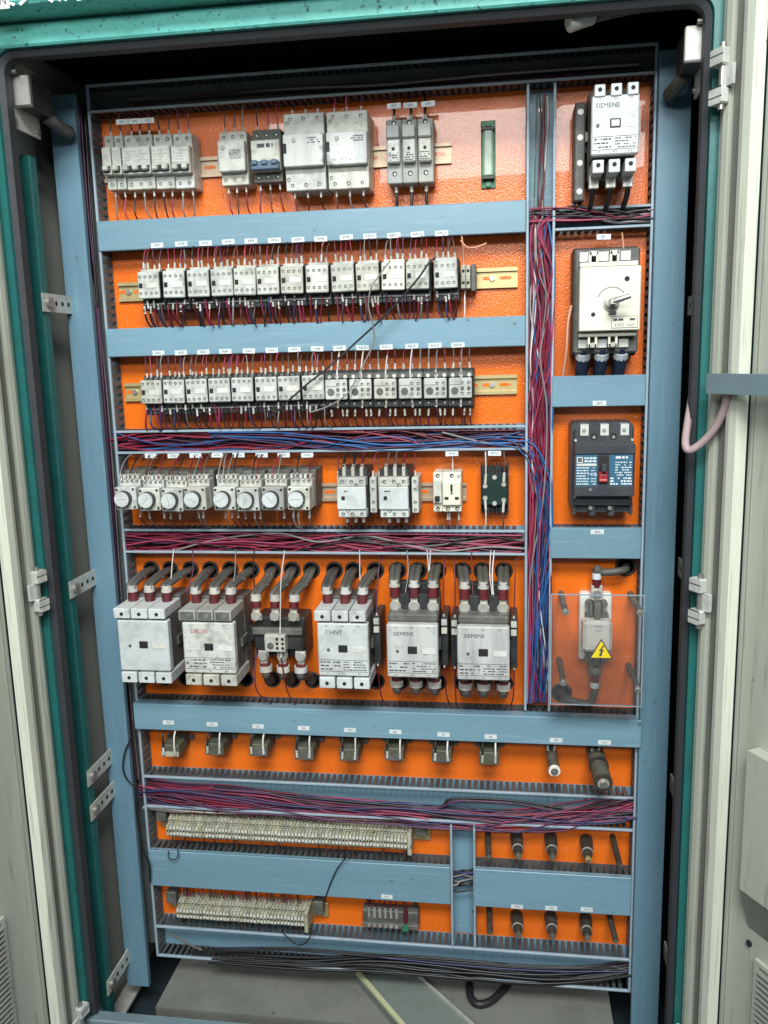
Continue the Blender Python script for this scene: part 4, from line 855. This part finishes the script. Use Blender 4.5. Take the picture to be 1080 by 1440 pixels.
for i in range(4):
    x = -.049+i*.0327; part('phase_barrier', MB().box(x-.006 if i else x, x+.006 if i < 3 else x, -.070, -.03, -.086, -.060, .002) if 0 < i < 3 else MB().box(x-.002, x+.004, -.066, -.03, -.084, -.060, .001), 'mccb', t)
for x in (-.0165, .0165):
    part('screw_well', MB().cyl((x, -.0756, .056), 'y', .0062, .0008, 12), 'hole', t); part('well_screw', MB().cyl((x, -.0764, .055), 'y', .0028, .0008, 8), 'steel', t); part('well_screw', MB().cyl((x-.004, -.0765, -.070), 'y', .0036, .008, 8), 'steel', t)
for a, b in ((-.048, .050), (.048, .050), (-.048, -.050), (.047, -.050)): part('corner_screw', MB().cyl((a, -.0775, b), 'y', .0024, .0025, 8), 'tin', t)
lb = part('rating_label', MB().box(-.0490, -.0125, -.0955, -.095, -.0275, .0265), 'bluelabel', t); rb = part('rating_label', MB().box(.0085, .0470, -.0955, -.095, -.0275, .0265), 'bluelabel', t)
link('logo_patch', MB().box(-.0470, -.0370, -.0959, -.0955, .0130, .0230).mesh('logo_patch', 'stamp'), lb); link('logo_mark', MB().box(-.0455, -.0385, -.0962, -.0959, .0145, .0215).mesh('logo_mark', 'dusty'), lb)
link('model_strip', MB().box(-.0470, -.0135, -.0959, -.0955, .0075, .0115).mesh('model_strip', 'stamp'), lb)
dashes('printed_text', lb, -.034, -.014, .013, .0235, 2, -.0958, 'whiteprint', 41, .95, .6); dashes('printed_text', lb, -.047, -.026, -.0265, .0065, 7, -.0958, 'whiteprint', 42, .8, .4); dashes('printed_text', lb, -.0225, -.014, -.0265, .0065, 7, -.0958, 'whiteprint', 43, .6, .3); words('printed_text', '140A', 'whiteprint', lb, -.020, -.0959, -.0075, .95)
dashes('printed_text', rb, .011, .046, .018, .0255, 1, -.0958, 'whiteprint', 44, .5, .5); dashes('printed_text', rb, .018, .045, -.011, .0155, 6, -.0958, 'whiteprint', 45, .75, .45); dashes('printed_text', rb, .010, .046, -.0265, -.012, 3, -.0958, 'whiteprint', 46, .85, .55)
part('toggle_window', MB().box(-.0105, .0065, -.0958, -.095, -.0245, .0245), 'hole', t); part('toggle_handle', MB().box(-.007, .003, -.118, -.0958, -.001, .013, .002), 'mccb', t)
rk = part('toggle', MB().box(-.0095, .0050, -.1015, -.0958, -.0205, -.002, .0015), 'redknob', t); words('printed_text', 'ON', 'whiteprint', rk, -.0022, -.1018, -.008, .9); link('printed_rule', MB().box(-.008, .0035, -.1018, -.1015, -.0165, -.0158).mesh('printed_rule', 'whiteprint'), rk)
part('test_button', MB().cyl((-.0235, -.0995, -.0335), 'y', .0026, .0018, 8), 'steel', t)
# fuse base under a clear cover
X, Z = at(839, 888, YP-.050)
t = thing('blade_fuse', 'white ceramic blade fuse in its base behind the clear cover', 'fuse', (X, YP, Z))
part('ceramic_base', MB().box(-.029, .030, -.022, -.001, -.066, .064, .003), 'ceram', t)
f = part('fuse_body', MB().box(-.0260, .0260, -.072, -.030, -.034, .026, .006), 'ceram', t)
words('printed_text', 'NGTC', 'print', f, .001, -.0726, .0165, .8); words('printed_text', 'RT16', 'print', f, .001, -.0726, .0085, .8)
for s in (1, -1):
    z = .040 if s > 0 else -.048
    part('blade_clip', MB().box(-.006, .006, -.062, -.022, z-.014, z+.016, .001).box(-.013, -.009, -.055, -.022, z-.012, z+.014).box(.009, .013, -.055, -.022, z-.012, z+.014), 'dusty', t)
    for a in (-.014, .014): part('spring_nut', MB().cyl((a, -.050, z-s*.010), 'y', .0080, .012, 8), 'dusty', t); part('spring_nut', MB().cyl((a, -.042, z+s*.010), 'y', .0065, .012, 8), 'dusty', t)
    part('terminal_lug', MB().box(-.0105, .0105, -.040, -.020, *sorted((z+s*.016, z+s*.044)), .001), 'tin' if s > 0 else 'dusty', t); part('terminal_bolt', MB().cyl((0, -.048, z+s*.030), 'y', .0075, .008, 6), 'steel', t)
    hp = HS[-2][0] if s > 0 else HS[-1][0]; k = thing('power_cable', 'grey cable from the plate hole to the %s of the ceramic fuse' % ('top' if s > 0 else 'bottom'), 'cable', (X, YP-.034, Z+z+s*.046), 'cables of the ceramic fuse')
    part('sleeve', MB().tube([(0, 0, -s*.006), (0, 0, s*.012)], .0080, 10), 'sleeve', k); part('label_band', MB().tube([(0, 0, s*.010), (0, 0, s*.021)], .0085, 12), 'tag', k)
    q = Vector((hp[0]-X, YP+.03-(YP-.034), hp[1]-(Z+z+s*.046)))
    part('cable_core', MB().tube(spline([(0, 0, s*.012), (0, .0, s*.030), (q.x*.18, .0, q.z+(-.004 if s > 0 else -.006)), (q.x*.85, .002, q.z), (q.x, .03, q.z), q], 7), .0072, 8), 'cable', k)
x0, z0 = at(786, 832, YP); cov = [at(776, 837, -.075), at(903, 838, -.075), at(776, 990, -.075), at(903, 993, -.075)]
xa, xb = cov[0][0], .428; za, zb = cov[0][1], cov[2][1]
t = thing('clear_cover', 'clear acrylic guard plate with a yellow warning triangle over the fuse', 'cover', ((xa+xb)/2, YP, (za+zb)/2))
ox, oz = t.location.x, t.location.z
xb = at(903, 915, -.075)[0]; za = at(840, 837, -.075)[1]; zb = at(840, 991, -.075)[1]
part('polished_edge', MB().box(xa-ox-.001, xb-ox+.001, -.1222, -.1178, za-oz, za-oz+.0012).box(xa-ox-.001, xb-ox+.001, -.1222, -.1178, zb-oz-.0012, zb-oz).box(xa-ox-.0012, xa-ox, -.1222, -.1178, zb-oz, za-oz).box(xb-ox, xb-ox+.0012, -.1222, -.1178, zb-oz, za-oz), 'lip', t); part('acrylic_sheet', MB().box(xa-ox, xb-ox, -.1215, -.1185, zb-oz, za-oz), 'acrylic', t)
for px, py in ((795, 860), (900, 861), (792, 960), (897, 969)):
    a, b = at(px, py, -.0765); a -= ox; b -= oz
    part('standoff', MB().cyl((a, -.1185, b), 'y', .0055, .1175, 10), 'dusty', t); part('standoff_screw', MB().cyl((a, -.1245, b), 'y', .0062, .0028, 12).cyl((a, -.1262, b), 'y', .003, .0018, 8), 'steel', t)
a, b = at(845.5, 914, -.077); a -= ox; b -= oz; s = .0205
tri = part('warning_triangle', MB().prism([(a-s, b-s*.80), (a+s, b-s*.80), (a, b+s*1.02)], -.1226, -.1216), 'print', t)
q = .83; link('yellow_field', MB().prism([(a-s*q, b-s*.80*q-.0004), (a+s*q, b-s*.80*q-.0004), (a, b+s*1.02*q-.0004)], -.1232, -.1226).mesh('yellow_field', 'yellow'), tri)
link('lightning_bolt', MB().prism([(a+.003, b+.009), (a-.0045, b-.0015), (a-.0008, b-.0012), (a-.003, b-.0075), (a-.0042, b-.007), (a-.0022, b-.0125), (a+.0022, b-.0085), (a+.0005, b-.008), (a+.0045, b+.0012), (a+.0005, b+.001), (a+.0055, b+.0085)], -.1236, -.1232).mesh('lightning_bolt', 'print'), tri)
# ================================================================== resistor row
for i, (px, py) in enumerate([(239, 1056), (301, 1054), (363, 1055), (427, 1060), (490.5, 1062), (554, 1061), (621, 1064), (687.5, 1067)]):
    X, Z = at(px, py, YP-.062)
    t = thing('small_resistor_block', {0: 'leftmost olive resistor block under the long blue duct', 7: 'rightmost small resistor block, nearest the two round resistors'}.get(i, ORD[i]+' small resistor block from the left under the long blue duct'), 'resistor', (X, YP, Z), 'small resistor blocks')
    part('block', MB().box(-.0190, .0190, -.062, -.002, -.0125, .0125, .002), 'olive', t); part('front_face', MB().box(-.0182, .0182, -.0635, -.062, -.0115, -.001), 'olive' if i % 3 == 1 else 'beige' if i == 0 else 'dusty', t)
    for s in (-1, 1): part('mounting_ear', MB().cyl((s*.024, -.006, .004), 'y', .0065, .006, 10), 'dusty', t)
    for s, cc in ((-1, 'w_black'), (1, 'w_white')):
        lead(t, (s*.0125, -.066, -.006), (X+s*.0125, -.006, -.357), cc, fl=.015, side=1, fr=.0028, wr=.0019, bow=.006)
for px, py, ex, ey, r, lab, big in ((774, 1058, 779.5, 1083, .0105, 'slim round resistor with a white ceramic end under the long duct', 0), (836, 1062, 848, 1100, .0165, 'thick round resistor with a grey brown end in the lower right', 1)):
    Xa, Za = at(px, py-6, YP-.012); L = .105 if big else .078; Xb, Zb = at(ex, ey, YP-L)
    t = thing('round_resistor', lab, 'resistor', (Xa, YP, Za)); v = Vector((Xb-Xa, -L, Zb-Za)); u = v.normalized()
    part('foot', MB().box(-r*.8, r*.8, -.012, 0, -.012, .014, .002), 'dusty', t)
    part('tube_body', MB().tube([Vector((0, -.006, 0)), v*.35, v*.62, v], [r*.95, r, r, r], 16), 'resist', t)
    if big: part('collar', MB().tube([v*.50, v*.58], r*1.12, 16), 'black', t)
    part('end_ring', MB().tube([v*.985, v+u*.004], r*1.05, 16), 'ceram' if not big else 'brownpost', t); part('end_bolt', MB().tube([v, v+u*.010], r*.42, 8), 'steel', t); part('end_washer', MB().tube([v+u*.004, v+u*.0055], r*.66, 12), 'dusty' if not big else 'tin', t)
    for s in (-1, 1): lead(t, (s*.006, -.03, .004), (Xa+s*.006, -.004, -.357), 'w_salmon' if s > 0 else 'w_black', fl=.010, side=1, wr=.0018, fr=.0026)
# ================================================================== terminal strips
def strip_terms(label, pa, pb, n, depth, hh, Zt, group, nw):
    (xa, za), (xb, zb) = at(*pa, YP-depth), at(*pb, YP-depth); z = (za+zb)/2; L = xb-xa
    t = thing('terminal_strip', label, 'terminal strip', (xa, YP, z), group); p = L/n; R = random.Random(n)
    me = [MB().prism([(0, -hh), (p*.86, -hh), (p*.86, hh), (0, hh)], -depth*.62, -.004).box(0, p*.86, -depth, -depth*.6, -hh*.52, hh*.52, .0004).box(0, p*.86, -depth*.75, -depth*.6, hh*.60, hh*.97, .0003).box(0, p*.86, -depth*.78, -depth*.6, -hh*.99, -hh*.60, .0003).mesh('terminal', 'beige')]
    hm = MB().cyl((p*.43, -depth*.751, hh*.78), 'y', p*.28, .0005, 6).cyl((p*.43, -depth*.781, -hh*.80), 'y', p*.28, .0005, 6).cyl((p*.43, -depth-.0005, 0), 'y', p*.30, .0005, 6).mesh('clamp_screws', 'hole')
    mk = MB().box(p*.1, p*.76, -depth-.0006, -depth, -hh*.44, -hh*.22).box(p*.1, p*.76, -depth-.0006, -depth, hh*.20, hh*.42).mesh('marker_tag', 'stamp')
    for i in range(n):
        o = link('terminal', me[0], t, (i*p, R.uniform(-.0008, .0008), R.uniform(-.0005, .0005)))
        link('clamp_screws', hm, o, stuff=True)
        if R.random() < .8: link('marker_tag', mk, o)
    part('end_clamp', MB().box(L, L+.008, -depth-.003, -.002, -hh-.004, hh+.003, .001), 'beige', t)
    part('end_block', MB().box(-.030, -.008, -.030, -.002, hh*.3, hh+.014, .002), 'dusty', t); part('end_block', MB().box(L+.014, L+.036, -.030, -.002, hh*.2, hh+.014, .002), 'dusty', t)
    part('support_rail', MB().box(-.030, L+.042, -.008, -.002, -.016, .016, .001), 'rail', t); part('rail_screw', MB().cyl((L+.028, -.012, .0), 'y', .006, .004, 10), 'steel', t)
    for i in range(nw):
        j = R.randrange(n); x = (j+.43)*p
        lead(t, (x, -depth*.55, hh*.95), (xa+x+R.uniform(-.004, .004), R.uniform(.0, .03), Zt), R.choice(['w_darkred', 'w_red', 'w_brown', 'w_black', 'w_pink']), fl=.006, fr=.0013, wr=.0010, bow=.004, fm='beige', seg=3)
    for i in range(nw//4):
        j = R.randrange(n); x = (j+.43)*p
        lead(t, (x, -depth*.55, -hh*.9), (xa+x, .02, Zt-.135 if n > 60 else Zt-.12), R.choice(['w_black', 'w_brown']), fl=.006, fr=.0013, wr=.0011, bow=.004, fm='beige', seg=3)
    return t
strip_terms('long grimy beige terminal strip in the lower left', (234, 1170), (573, 1184), 72, .050, .0205, -.538, 'terminal strips', 95)
strip_terms('short grimy beige terminal strip at the bottom left', (248, 1284.5), (428, 1296), 38, .050, .0195, -.712, 'terminal strips', 55)
X, Z = at(549, 1290, YP-.030)
t = thing('earth_terminal_block', 'small grey terminal block with pale ferrules at the bottom centre', 'terminal block', (X, YP, Z))
part('block', MB().box(-.058, .058, -.030, -.006, -.018, .014, .002), 'dusty', t); part('lower_ledge', MB().box(-.058, .058, -.036, -.006, -.021, -.012, .001), 'dusty', t)
for s in (-.052, .046): part('black_end_tab', MB().box(s, s+.008, -.012, -.002, .012, .034, .001), 'black', t)
for i in range(6):
    x = -.044+i*.0115; lead(t, (x, -.032, .000), (X+x, .01, -.712), 'w_darkred', fl=.022, side=1, fr=.0030, wr=.0014, bow=.003, fm='tin')
    part('screw', MB().cyl((x, -.0375, -.0165), 'y', .0035, .0015, 8), 'tin', t)
o = lead(t, (.032, -.034, -.004), (X+.030, .01, -.712), 'sleeve', fl=.024, side=1, fr=.0046, wr=.003, fm='sleeve'); part('earth_nut', MB().cyl((.032, -.042, -.016), 'y', .0065, .006, 6), 'green', t)
# ================================================================== insulator pins and posts
for row, (pts, posts, nm) in enumerate((([(728, 1186), (776, 1187.5), (826, 1191)], [(687, 1190), (866, 1197)], 'upper'), ([(728, 1297), (776, 1298.5), (825, 1301)], [(689, 1297), (861, 1305)], 'lower'))):
    for i, (px, py) in enumerate(pts):
        Xa, Za = at(px-2, py-11, YP); Xb, Zb = at(px+1.5, py+21, YP-.070)
        t = thing('insulator_pin', '%s dark brown ribbed insulator pin in the %s lower-right compartment' % (['left', 'middle', 'right'][i], nm), 'insulator', (Xa, YP, Za), 'insulator pins')
        v = Vector((Xb-Xa, -.070, Zb-Za)); mb = MB()
        for a0, a1, r in ((0, .17, .0128), (.17, .21, .0098), (.21, .36, .0122), (.36, .40, .0090), (.40, .53, .0112), (.53, .60, .0075), (.60, .70, .0098), (.70, .80, .0062)): mb.tube([v*a0, v*a1], r, 14)
        part('ribbed_body', mb, 'brownpost', t); part('washer', MB().tube([v*.555, v*.585], .0105, 12), 'zinc', t); part('stud', MB().tube([v*.78, v], .0034, 8), 'steel', t); part('nut', MB().tube([v*.84, v*.93], .0062, 6), 'rail' if i == 2 and row == 0 else 'dusty', t)
    for i, (px, py) in enumerate(posts):
        Xa, Za = at(px+(-1 if i == 0 else -5), py-22, YP); Xb, Zb = at(px+(0 if i == 0 else 5), py+14 if i == 0 else py+18, YP-.075)
        t = thing('spacer_post', 'plain dark %s spacer post beside the %s insulator pins' % (['left', 'right'][i], nm), 'post', (Xa, YP, Za), 'spacer posts')
        v = Vector((Xb-Xa, -.075, Zb-Za)); part('rod', MB().tube([(0, 0, 0), v*.5, v], .0058, 8), 'brownpost', t); part('tip_screw', MB().tube([v, v*1.03], .0040, 8), 'dusty', t)
# ================================================================== wires lying in the open ducts
def bundle(label, path, n, cols, r=(.0011, .0017), Y=(.008, .036), seed=1, part_frac=.25, group='wire bundles in the ducts', ends=0, jit=.35, k=5, seg=5, fixoff=None):
    """path: (px, py, half width in px) along the bundle, seen at the duct's front half"""
    R = random.Random(seed); P = []
    for px, py, hw in path:
        x, z = at(px, py, .015); x2, z2 = at(px+10, py, .015); P.append((Vector((x, 0, z)), hw*(x2-x)/10))
    t = thing('wire_bundle', label, 'wires', (P[0][0].x, YP-.003, P[0][0].z), group); O = t.location
    D = []
    for i in range(len(P)):
        a = P[max(0, i-1)][0]; b = P[min(len(P)-1, i+1)][0]; d = (b-a).normalized(); D.append(Vector((-d.z, 0, d.x)))
    loose = n//7 if n > 20 else 0
    for w in range(n+loose):
        lo = w >= n
        s = R.uniform(-1, 1); y = R.uniform(*Y); rr = R.uniform(*r); pts = []; i0, i1 = 0, len(P)
        if R.random() < part_frac and len(P) > 3:
            if R.random() < .5: i0 = R.randrange(0, len(P)-2)
            else: i1 = R.randrange(3, len(P)+1)
        for i in range(i0, i1):
            s = max(-1.12, min(1.12, s+R.uniform(-1.5, 1.5))) if lo else max(-1, min(1, s+R.uniform(-jit, jit))); y = Y[0]-R.uniform(.0, .006) if lo else y; y = y if lo else max(Y[0], min(Y[1], y+R.uniform(-.006, .006)))
            c, hw = P[i]; q = c+D[i]*(s*hw); pts.append(Vector((q.x+R.uniform(-.006, .006)*(abs(D[i].z) > .7), y, q.z))-O)
        if len(pts) < 2: continue
        part('wire', MB().tube(spline(pts, seg), rr, k), R.choice(cols), t)
    return t
RED = ['w_red', 'w_red', 'w_pink', 'w_purple', 'w_purple', 'w_darkred', 'w_black', 'w_black', 'w_grey']
MIX = ['w_red', 'w_pink', 'w_purple', 'w_blue', 'w_navy', 'w_black', 'w_grey', 'w_pink', 'w_blue']
def hp(x0, x1, y0, y1, hw, n=8): return [(x0+(x1-x0)*i/n, y0+(y1-y0)*i/n, hw) for i in range(n+1)]
bundle('tangle of red and grey wires in the duct under the overload relays', hp(162, 735, 620, 617, 11.5, 10), 46, RED+['w_pink', 'w_navy', 'w_blue'], seed=11, jit=.75, r=(.0010, .0021))
bundle('blue wires curving out of the duct under the overload relays into the vertical duct', [(300, 612, 6), (400, 616, 7), (480, 624, 6), (560, 626, 6), (640, 622, 7), (700, 617, 8), (738, 622, 9), (757, 655, 9), (766, 710, 9), (764, 800, 9), (760, 900, 10), (757, 985, 10)], 22, ['w_blue', 'w_blue', 'w_navy', 'w_blue', 'w_purple'], Y=(.003, .022), seed=12, part_frac=.3)
bundle('red wires in the duct under the dial timers', hp(176, 735, 761, 764, 12, 10), 40, RED+['w_pink', 'w_red'], seed=13, jit=.8, r=(.0010, .0020))
bundle('black and white wires crossing the right half of the duct under the timers', [(470, 750, 3), (520, 757, 5), (580, 764, 6), (640, 761, 6), (700, 757, 6), (735, 756, 6)], 10, ['w_black', 'w_black', 'w_white', 'w_grey'], Y=(.003, .02), seed=14)
bundle('thick sagging bundle of red wires in the long lower duct', [(200, 1108, 8), (250, 1117, 10), (320, 1123, 12), (400, 1131, 11), (480, 1139, 10), (560, 1143, 11), (640, 1149, 12), (720, 1153, 11), (790, 1149, 12), (850, 1139, 13), (890, 1131, 14)], 60, RED+['w_red', 'w_pink', 'w_navy'], seed=15, Y=(.004, .036), jit=.45, r=(.0010, .0021))
bundle('dark wires on the floor of the long lower duct', hp(205, 560, 1132, 1147, 6, 8), 16, ['w_black', 'w_purple', 'w_grey', 'w_black', 'w_white'], seed=16, jit=.5)
bundle('loose wire loop above the sagging bundle', [(300, 1106, 2), (380, 1112, 2), (430, 1119, 3), (600, 1133, 3), (640, 1123, 2), (720, 1126, 2), (790, 1138, 3)], 4, ['w_black', 'w_purple', 'w_black'], seed=17, Y=(.006, .015), part_frac=0, r=(.0016, .0022))
bundle('dense red wires descending the upper half of the vertical duct', [(760, 305, 12), (754, 330, 9), (762, 380, 12), (768, 430, 9), (762, 500, 13), (757, 570, 14), (755, 650, 13), (752, 720, 8), (749, 800, 7), (748, 900, 6), (748, 985, 6)], 46, ['w_red', 'w_pink', 'w_red', 'w_purple', 'w_darkred', 'w_pink', 'w_grey', 'w_navy'], seed=18, Y=(.005, .034), jit=.3)
bundle('mixed thin wires spread along the whole vertical duct', hp(762, 757, 300, 985, 15, 10), 34, MIX+['w_white', 'w_grey'], seed=19, Y=(.006, .038), jit=.8, r=(.0009, .002))
bundle('few pale wires at the top of the vertical duct', hp(764, 759, 132, 310, 9, 6), 7, ['w_grey', 'w_white', 'w_darkred', 'w_green'], seed=20)
bundle('red wires crossing into the short duct under the top right contactor', [(742, 305, 8), (775, 304, 8), (810, 303, 8), (850, 300, 9), (880, 299, 9), (915, 298, 10)], 28, RED, seed=21, Y=(.003, .036))
bundle('black cables in the right half of the short duct under the top right contactor', [(800, 292, 3), (830, 300, 6), (860, 308, 6), (890, 306, 7), (916, 304, 8)], 10, ['w_black', 'w_black', 'w_grey'], r=(.0022, .0032), seed=22, Y=(.0, .02))
bundle('dark cables in the shadowed top duct', [(180, 146, 6), (300, 138, 8), (420, 130, 8), (540, 124, 8), (700, 112, 8), (900, 96, 8)], 12, ['w_black', 'w_black', 'w_grey', 'w_purple'], r=(.0016, .0026), seed=23)
bundle('black cables running in the bottom duct', [(300, 1345, 3), (430, 1352, 6), (520, 1352, 9), (600, 1359, 9), (680, 1366, 9), (760, 1372, 8), (830, 1368, 7), (885, 1360, 5)], 20, ['w_black'], r=(.0020, .0032), seed=24, Y=(-.004, .03), part_frac=.15)
bundle('thin black wires along the upper edge of the bottom duct', [(275, 1334, 2), (340, 1330, 2), (420, 1331, 2), (520, 1340, 3), (640, 1350, 4), (760, 1358, 4), (884, 1358, 3)], 5, ['w_black', 'w_black', 'w_navy'], r=(.0012, .0018), seed=25, Y=(-.002, .01), part_frac=0)
bundle('dark wires crossing the short vertical duct in the lower right', hp(630, 671, 1243, 1241, 12, 4), 14, ['w_black', 'w_black', 'w_navy', 'w_grey'], r=(.0014, .0022), seed=26)
bundle('black cables running down the gap beside the left upright', [(114, 150, 4), (124, 300, 4), (134, 430, 4), (146, 560, 4), (156, 700, 4), (166, 840, 3), (176, 960, 3), (190, 1100, 3)], 12, ['w_black', 'w_black', 'w_purple', 'w_grey', 'w_black'], r=(.0018, .0026), seed=27, Y=(.0, .03))
# ------------------------------------------------------------------ single loose cables
def cable(name, label, pts, r, mm, cat='cable', k=7, seg=8):
    P = []
    for px, py, Y in pts:
        x, z = at(px, py, Y); P.append(Vector((x, Y, z)))
    o = link(name, MB().tube(spline([p-P[0] for p in P], seg), r, k).mesh(name, mm), None, P[0]); tag(o, label, cat); return o
cable('loose_wire', 'long loose black wire slanting across both contactor rows', [(612, 362, -.046), (603, 370, -.05), (585, 395, -.05), (545, 440, -.045), (500, 482, -.04), (460, 518, -.046), (432, 540, -.05), (414, 556, -.05), (380, 586, -.052), (376, 580, -.048)], .0018, 'w_black', 'wire')
cable('loose_wire', 'thin grey wire looping from the eleventh contactor over the blue duct', [(549, 366, -.05), (535, 385, -.05), (522, 405, -.055), (518, 430, -.05), (524, 455, -.045), (526, 480, -.04), (515, 505, -.045), (500, 535, -.05), (486, 556, -.052), (460, 572, -.05), (436, 580, -.05)], .0014, 'w_grey', 'wire')
cable('loose_wire', 'short white and salmon wire stub beside the end of the upper blue duct', [(648, 338, -.005), (656, 347, -.01), (668, 348, -.012), (684, 342, -.01)], .0014, 'w_salmon', 'wire')
cable('loose_wire', 'thin black wire dropping over the blue duct between terminal strips', [(488, 1196, -.015), (486, 1206, -.02), (474, 1222, -.012), (464, 1244, -.008), (458, 1262, -.004)], .0014, 'w_black', 'wire')
cable('loose_wire', 'small black wire loop hanging under the left end of the long terminal strip', [(237, 1196, -.01), (237, 1206, -.015), (244, 1209, -.016), (250, 1205, -.014), (250, 1194, -.01)], .0012, 'w_black', 'wire')
cable('loose_wire', 'black wire loop hanging under the short terminal strip', [(398, 1312, -.015), (410, 1323, -.018), (420, 1329, -.018), (432, 1324, -.018), (440, 1308, -.012)], .0014, 'w_black', 'wire')
cable('loose_cable', 'thin black cable looping down along the left upright', [(186, 1036, -.016), (176, 1056, -.020), (173, 1082, -.020), (182, 1100, -.018), (192, 1103, -.016)], .0016, 'w_black')
cable('loose_cable', 'dark cable descending beside the lower left upright', [(186, 1015, -.014), (190, 1080, -.016), (192, 1140, -.016), (200, 1190, -.016), (210, 1215, -.014), (211, 1240, -.010)], .0022, 'w_black')
cable('flexible_conduit', 'pinkish grey hose looping from the right door strap into the cabinet', [(979, 440, -.05), (977, 500, -.10), (974, 550, -.15), (967, 595, -.19), (964, 625, -.222), (971, 633, -.230), (990, 620, -.238), (1008, 598, -.250), (1020, 570, -.265), (1024, 549, -.272)], .0058, 'pinkhose', 'hose', 10)
# braided end of a conduit hanging near the ceiling
a = [(800, 34, -.16), (822, 26, -.15), (850, 18, -.13), (900, 8, -.10)]
o = cable('corrugated_conduit', 'grey corrugated conduit end hanging under the cabinet roof', a, .010, 'dusty', 'conduit', 12)
P = [Vector((*(lambda q: (q[0], Y, q[1]))(at(px, py, Y)),)) for px, py, Y in a]; sp = spline(P, 14); mb = MB()
for i in range(0, 20, 1):
    q = sp[i]-P[0]; d = (sp[i+1]-sp[i]).normalized(); mb.torus((0, 0, 0), 'z', .0100, .0019, 14, 5) if False else mb.tube([q-d*.0009, q, q+d*.0009], [.0098, .0122, .0098], 14)
link('coil_rings', mb.mesh('coil_rings', 'zinc'), o)
# lead with a white sleeve lying at the bottom left
cable('sleeved_lead', 'black lead with a pale end lying across the lower left duct', [(238, 1312, -.02), (262, 1326, -.022), (284, 1336, -.024)], .0022, 'dusty', 'wire')
# ------------------------------------------------------------------ floor in the cabinet, board and hose
fl = link('floor', MB().box(-.47, .47, -.062, .24, -1.0, -.958).mesh('floor', 'floor')); fl['kind'] = 'structure'
def onfloor(px, py, Z):
    d = CF*FPX+CR*(px-540)-CU*(py-720); q = (Z-CZ)/d.z; return Vector((CX+d.x*q, CY+d.y*q, Z))
zb = -.940
A, B, C, D_ = onfloor(500, 1370, zb), onfloor(588, 1372, zb), onfloor(672, 1448, zb), onfloor(566, 1448, zb)
t = thing('floor_board', 'grey green board with a pale edge lying slantwise on the cabinet floor', 'board', (A.x, A.y, -.958)); O = t.location
mb = MB(); vs = [p-O for p in (A, B, C, D_)]; lo = [Vector((p.x, p.y, .001)) for p in vs]
mb.add(vs+lo, [(0, 3, 2, 1), (4, 5, 6, 7), (0, 1, 5, 4), (1, 2, 6, 5), (2, 3, 7, 6), (3, 0, 4, 7)]); part('board', mb, 'plank', t)
for (p, q, wd, nm, mm) in ((vs[0], vs[3], .013, 'raised_edge', 'plankedge'), (vs[1], vs[2], -.004, 'raised_edge', 'zinc')):
    e = Vector((wd, 0, 0)); h = Vector((0, 0, .006)); mb = MB(); mb.add([p, q, q+e, p+e, p+h, q+h, q+e+h, p+e+h], [(0, 1, 2, 3), (7, 6, 5, 4), (0, 4, 5, 1), (1, 5, 6, 2), (2, 6, 7, 3), (3, 7, 4, 0)]); part(nm, mb, mm, t)
P = [onfloor(*p, -.949) for p in ((660, 1384), (662, 1402), (672, 1412), (690, 1408), (708, 1392), (716, 1382))]
o = link('floor_hose', MB().tube(spline([p-P[0] for p in P], 8), .008, 8).mesh('floor_hose', 'blackcable'), None, P[0]); tag(o, 'black hose bent in a loop on the cabinet floor', 'hose')
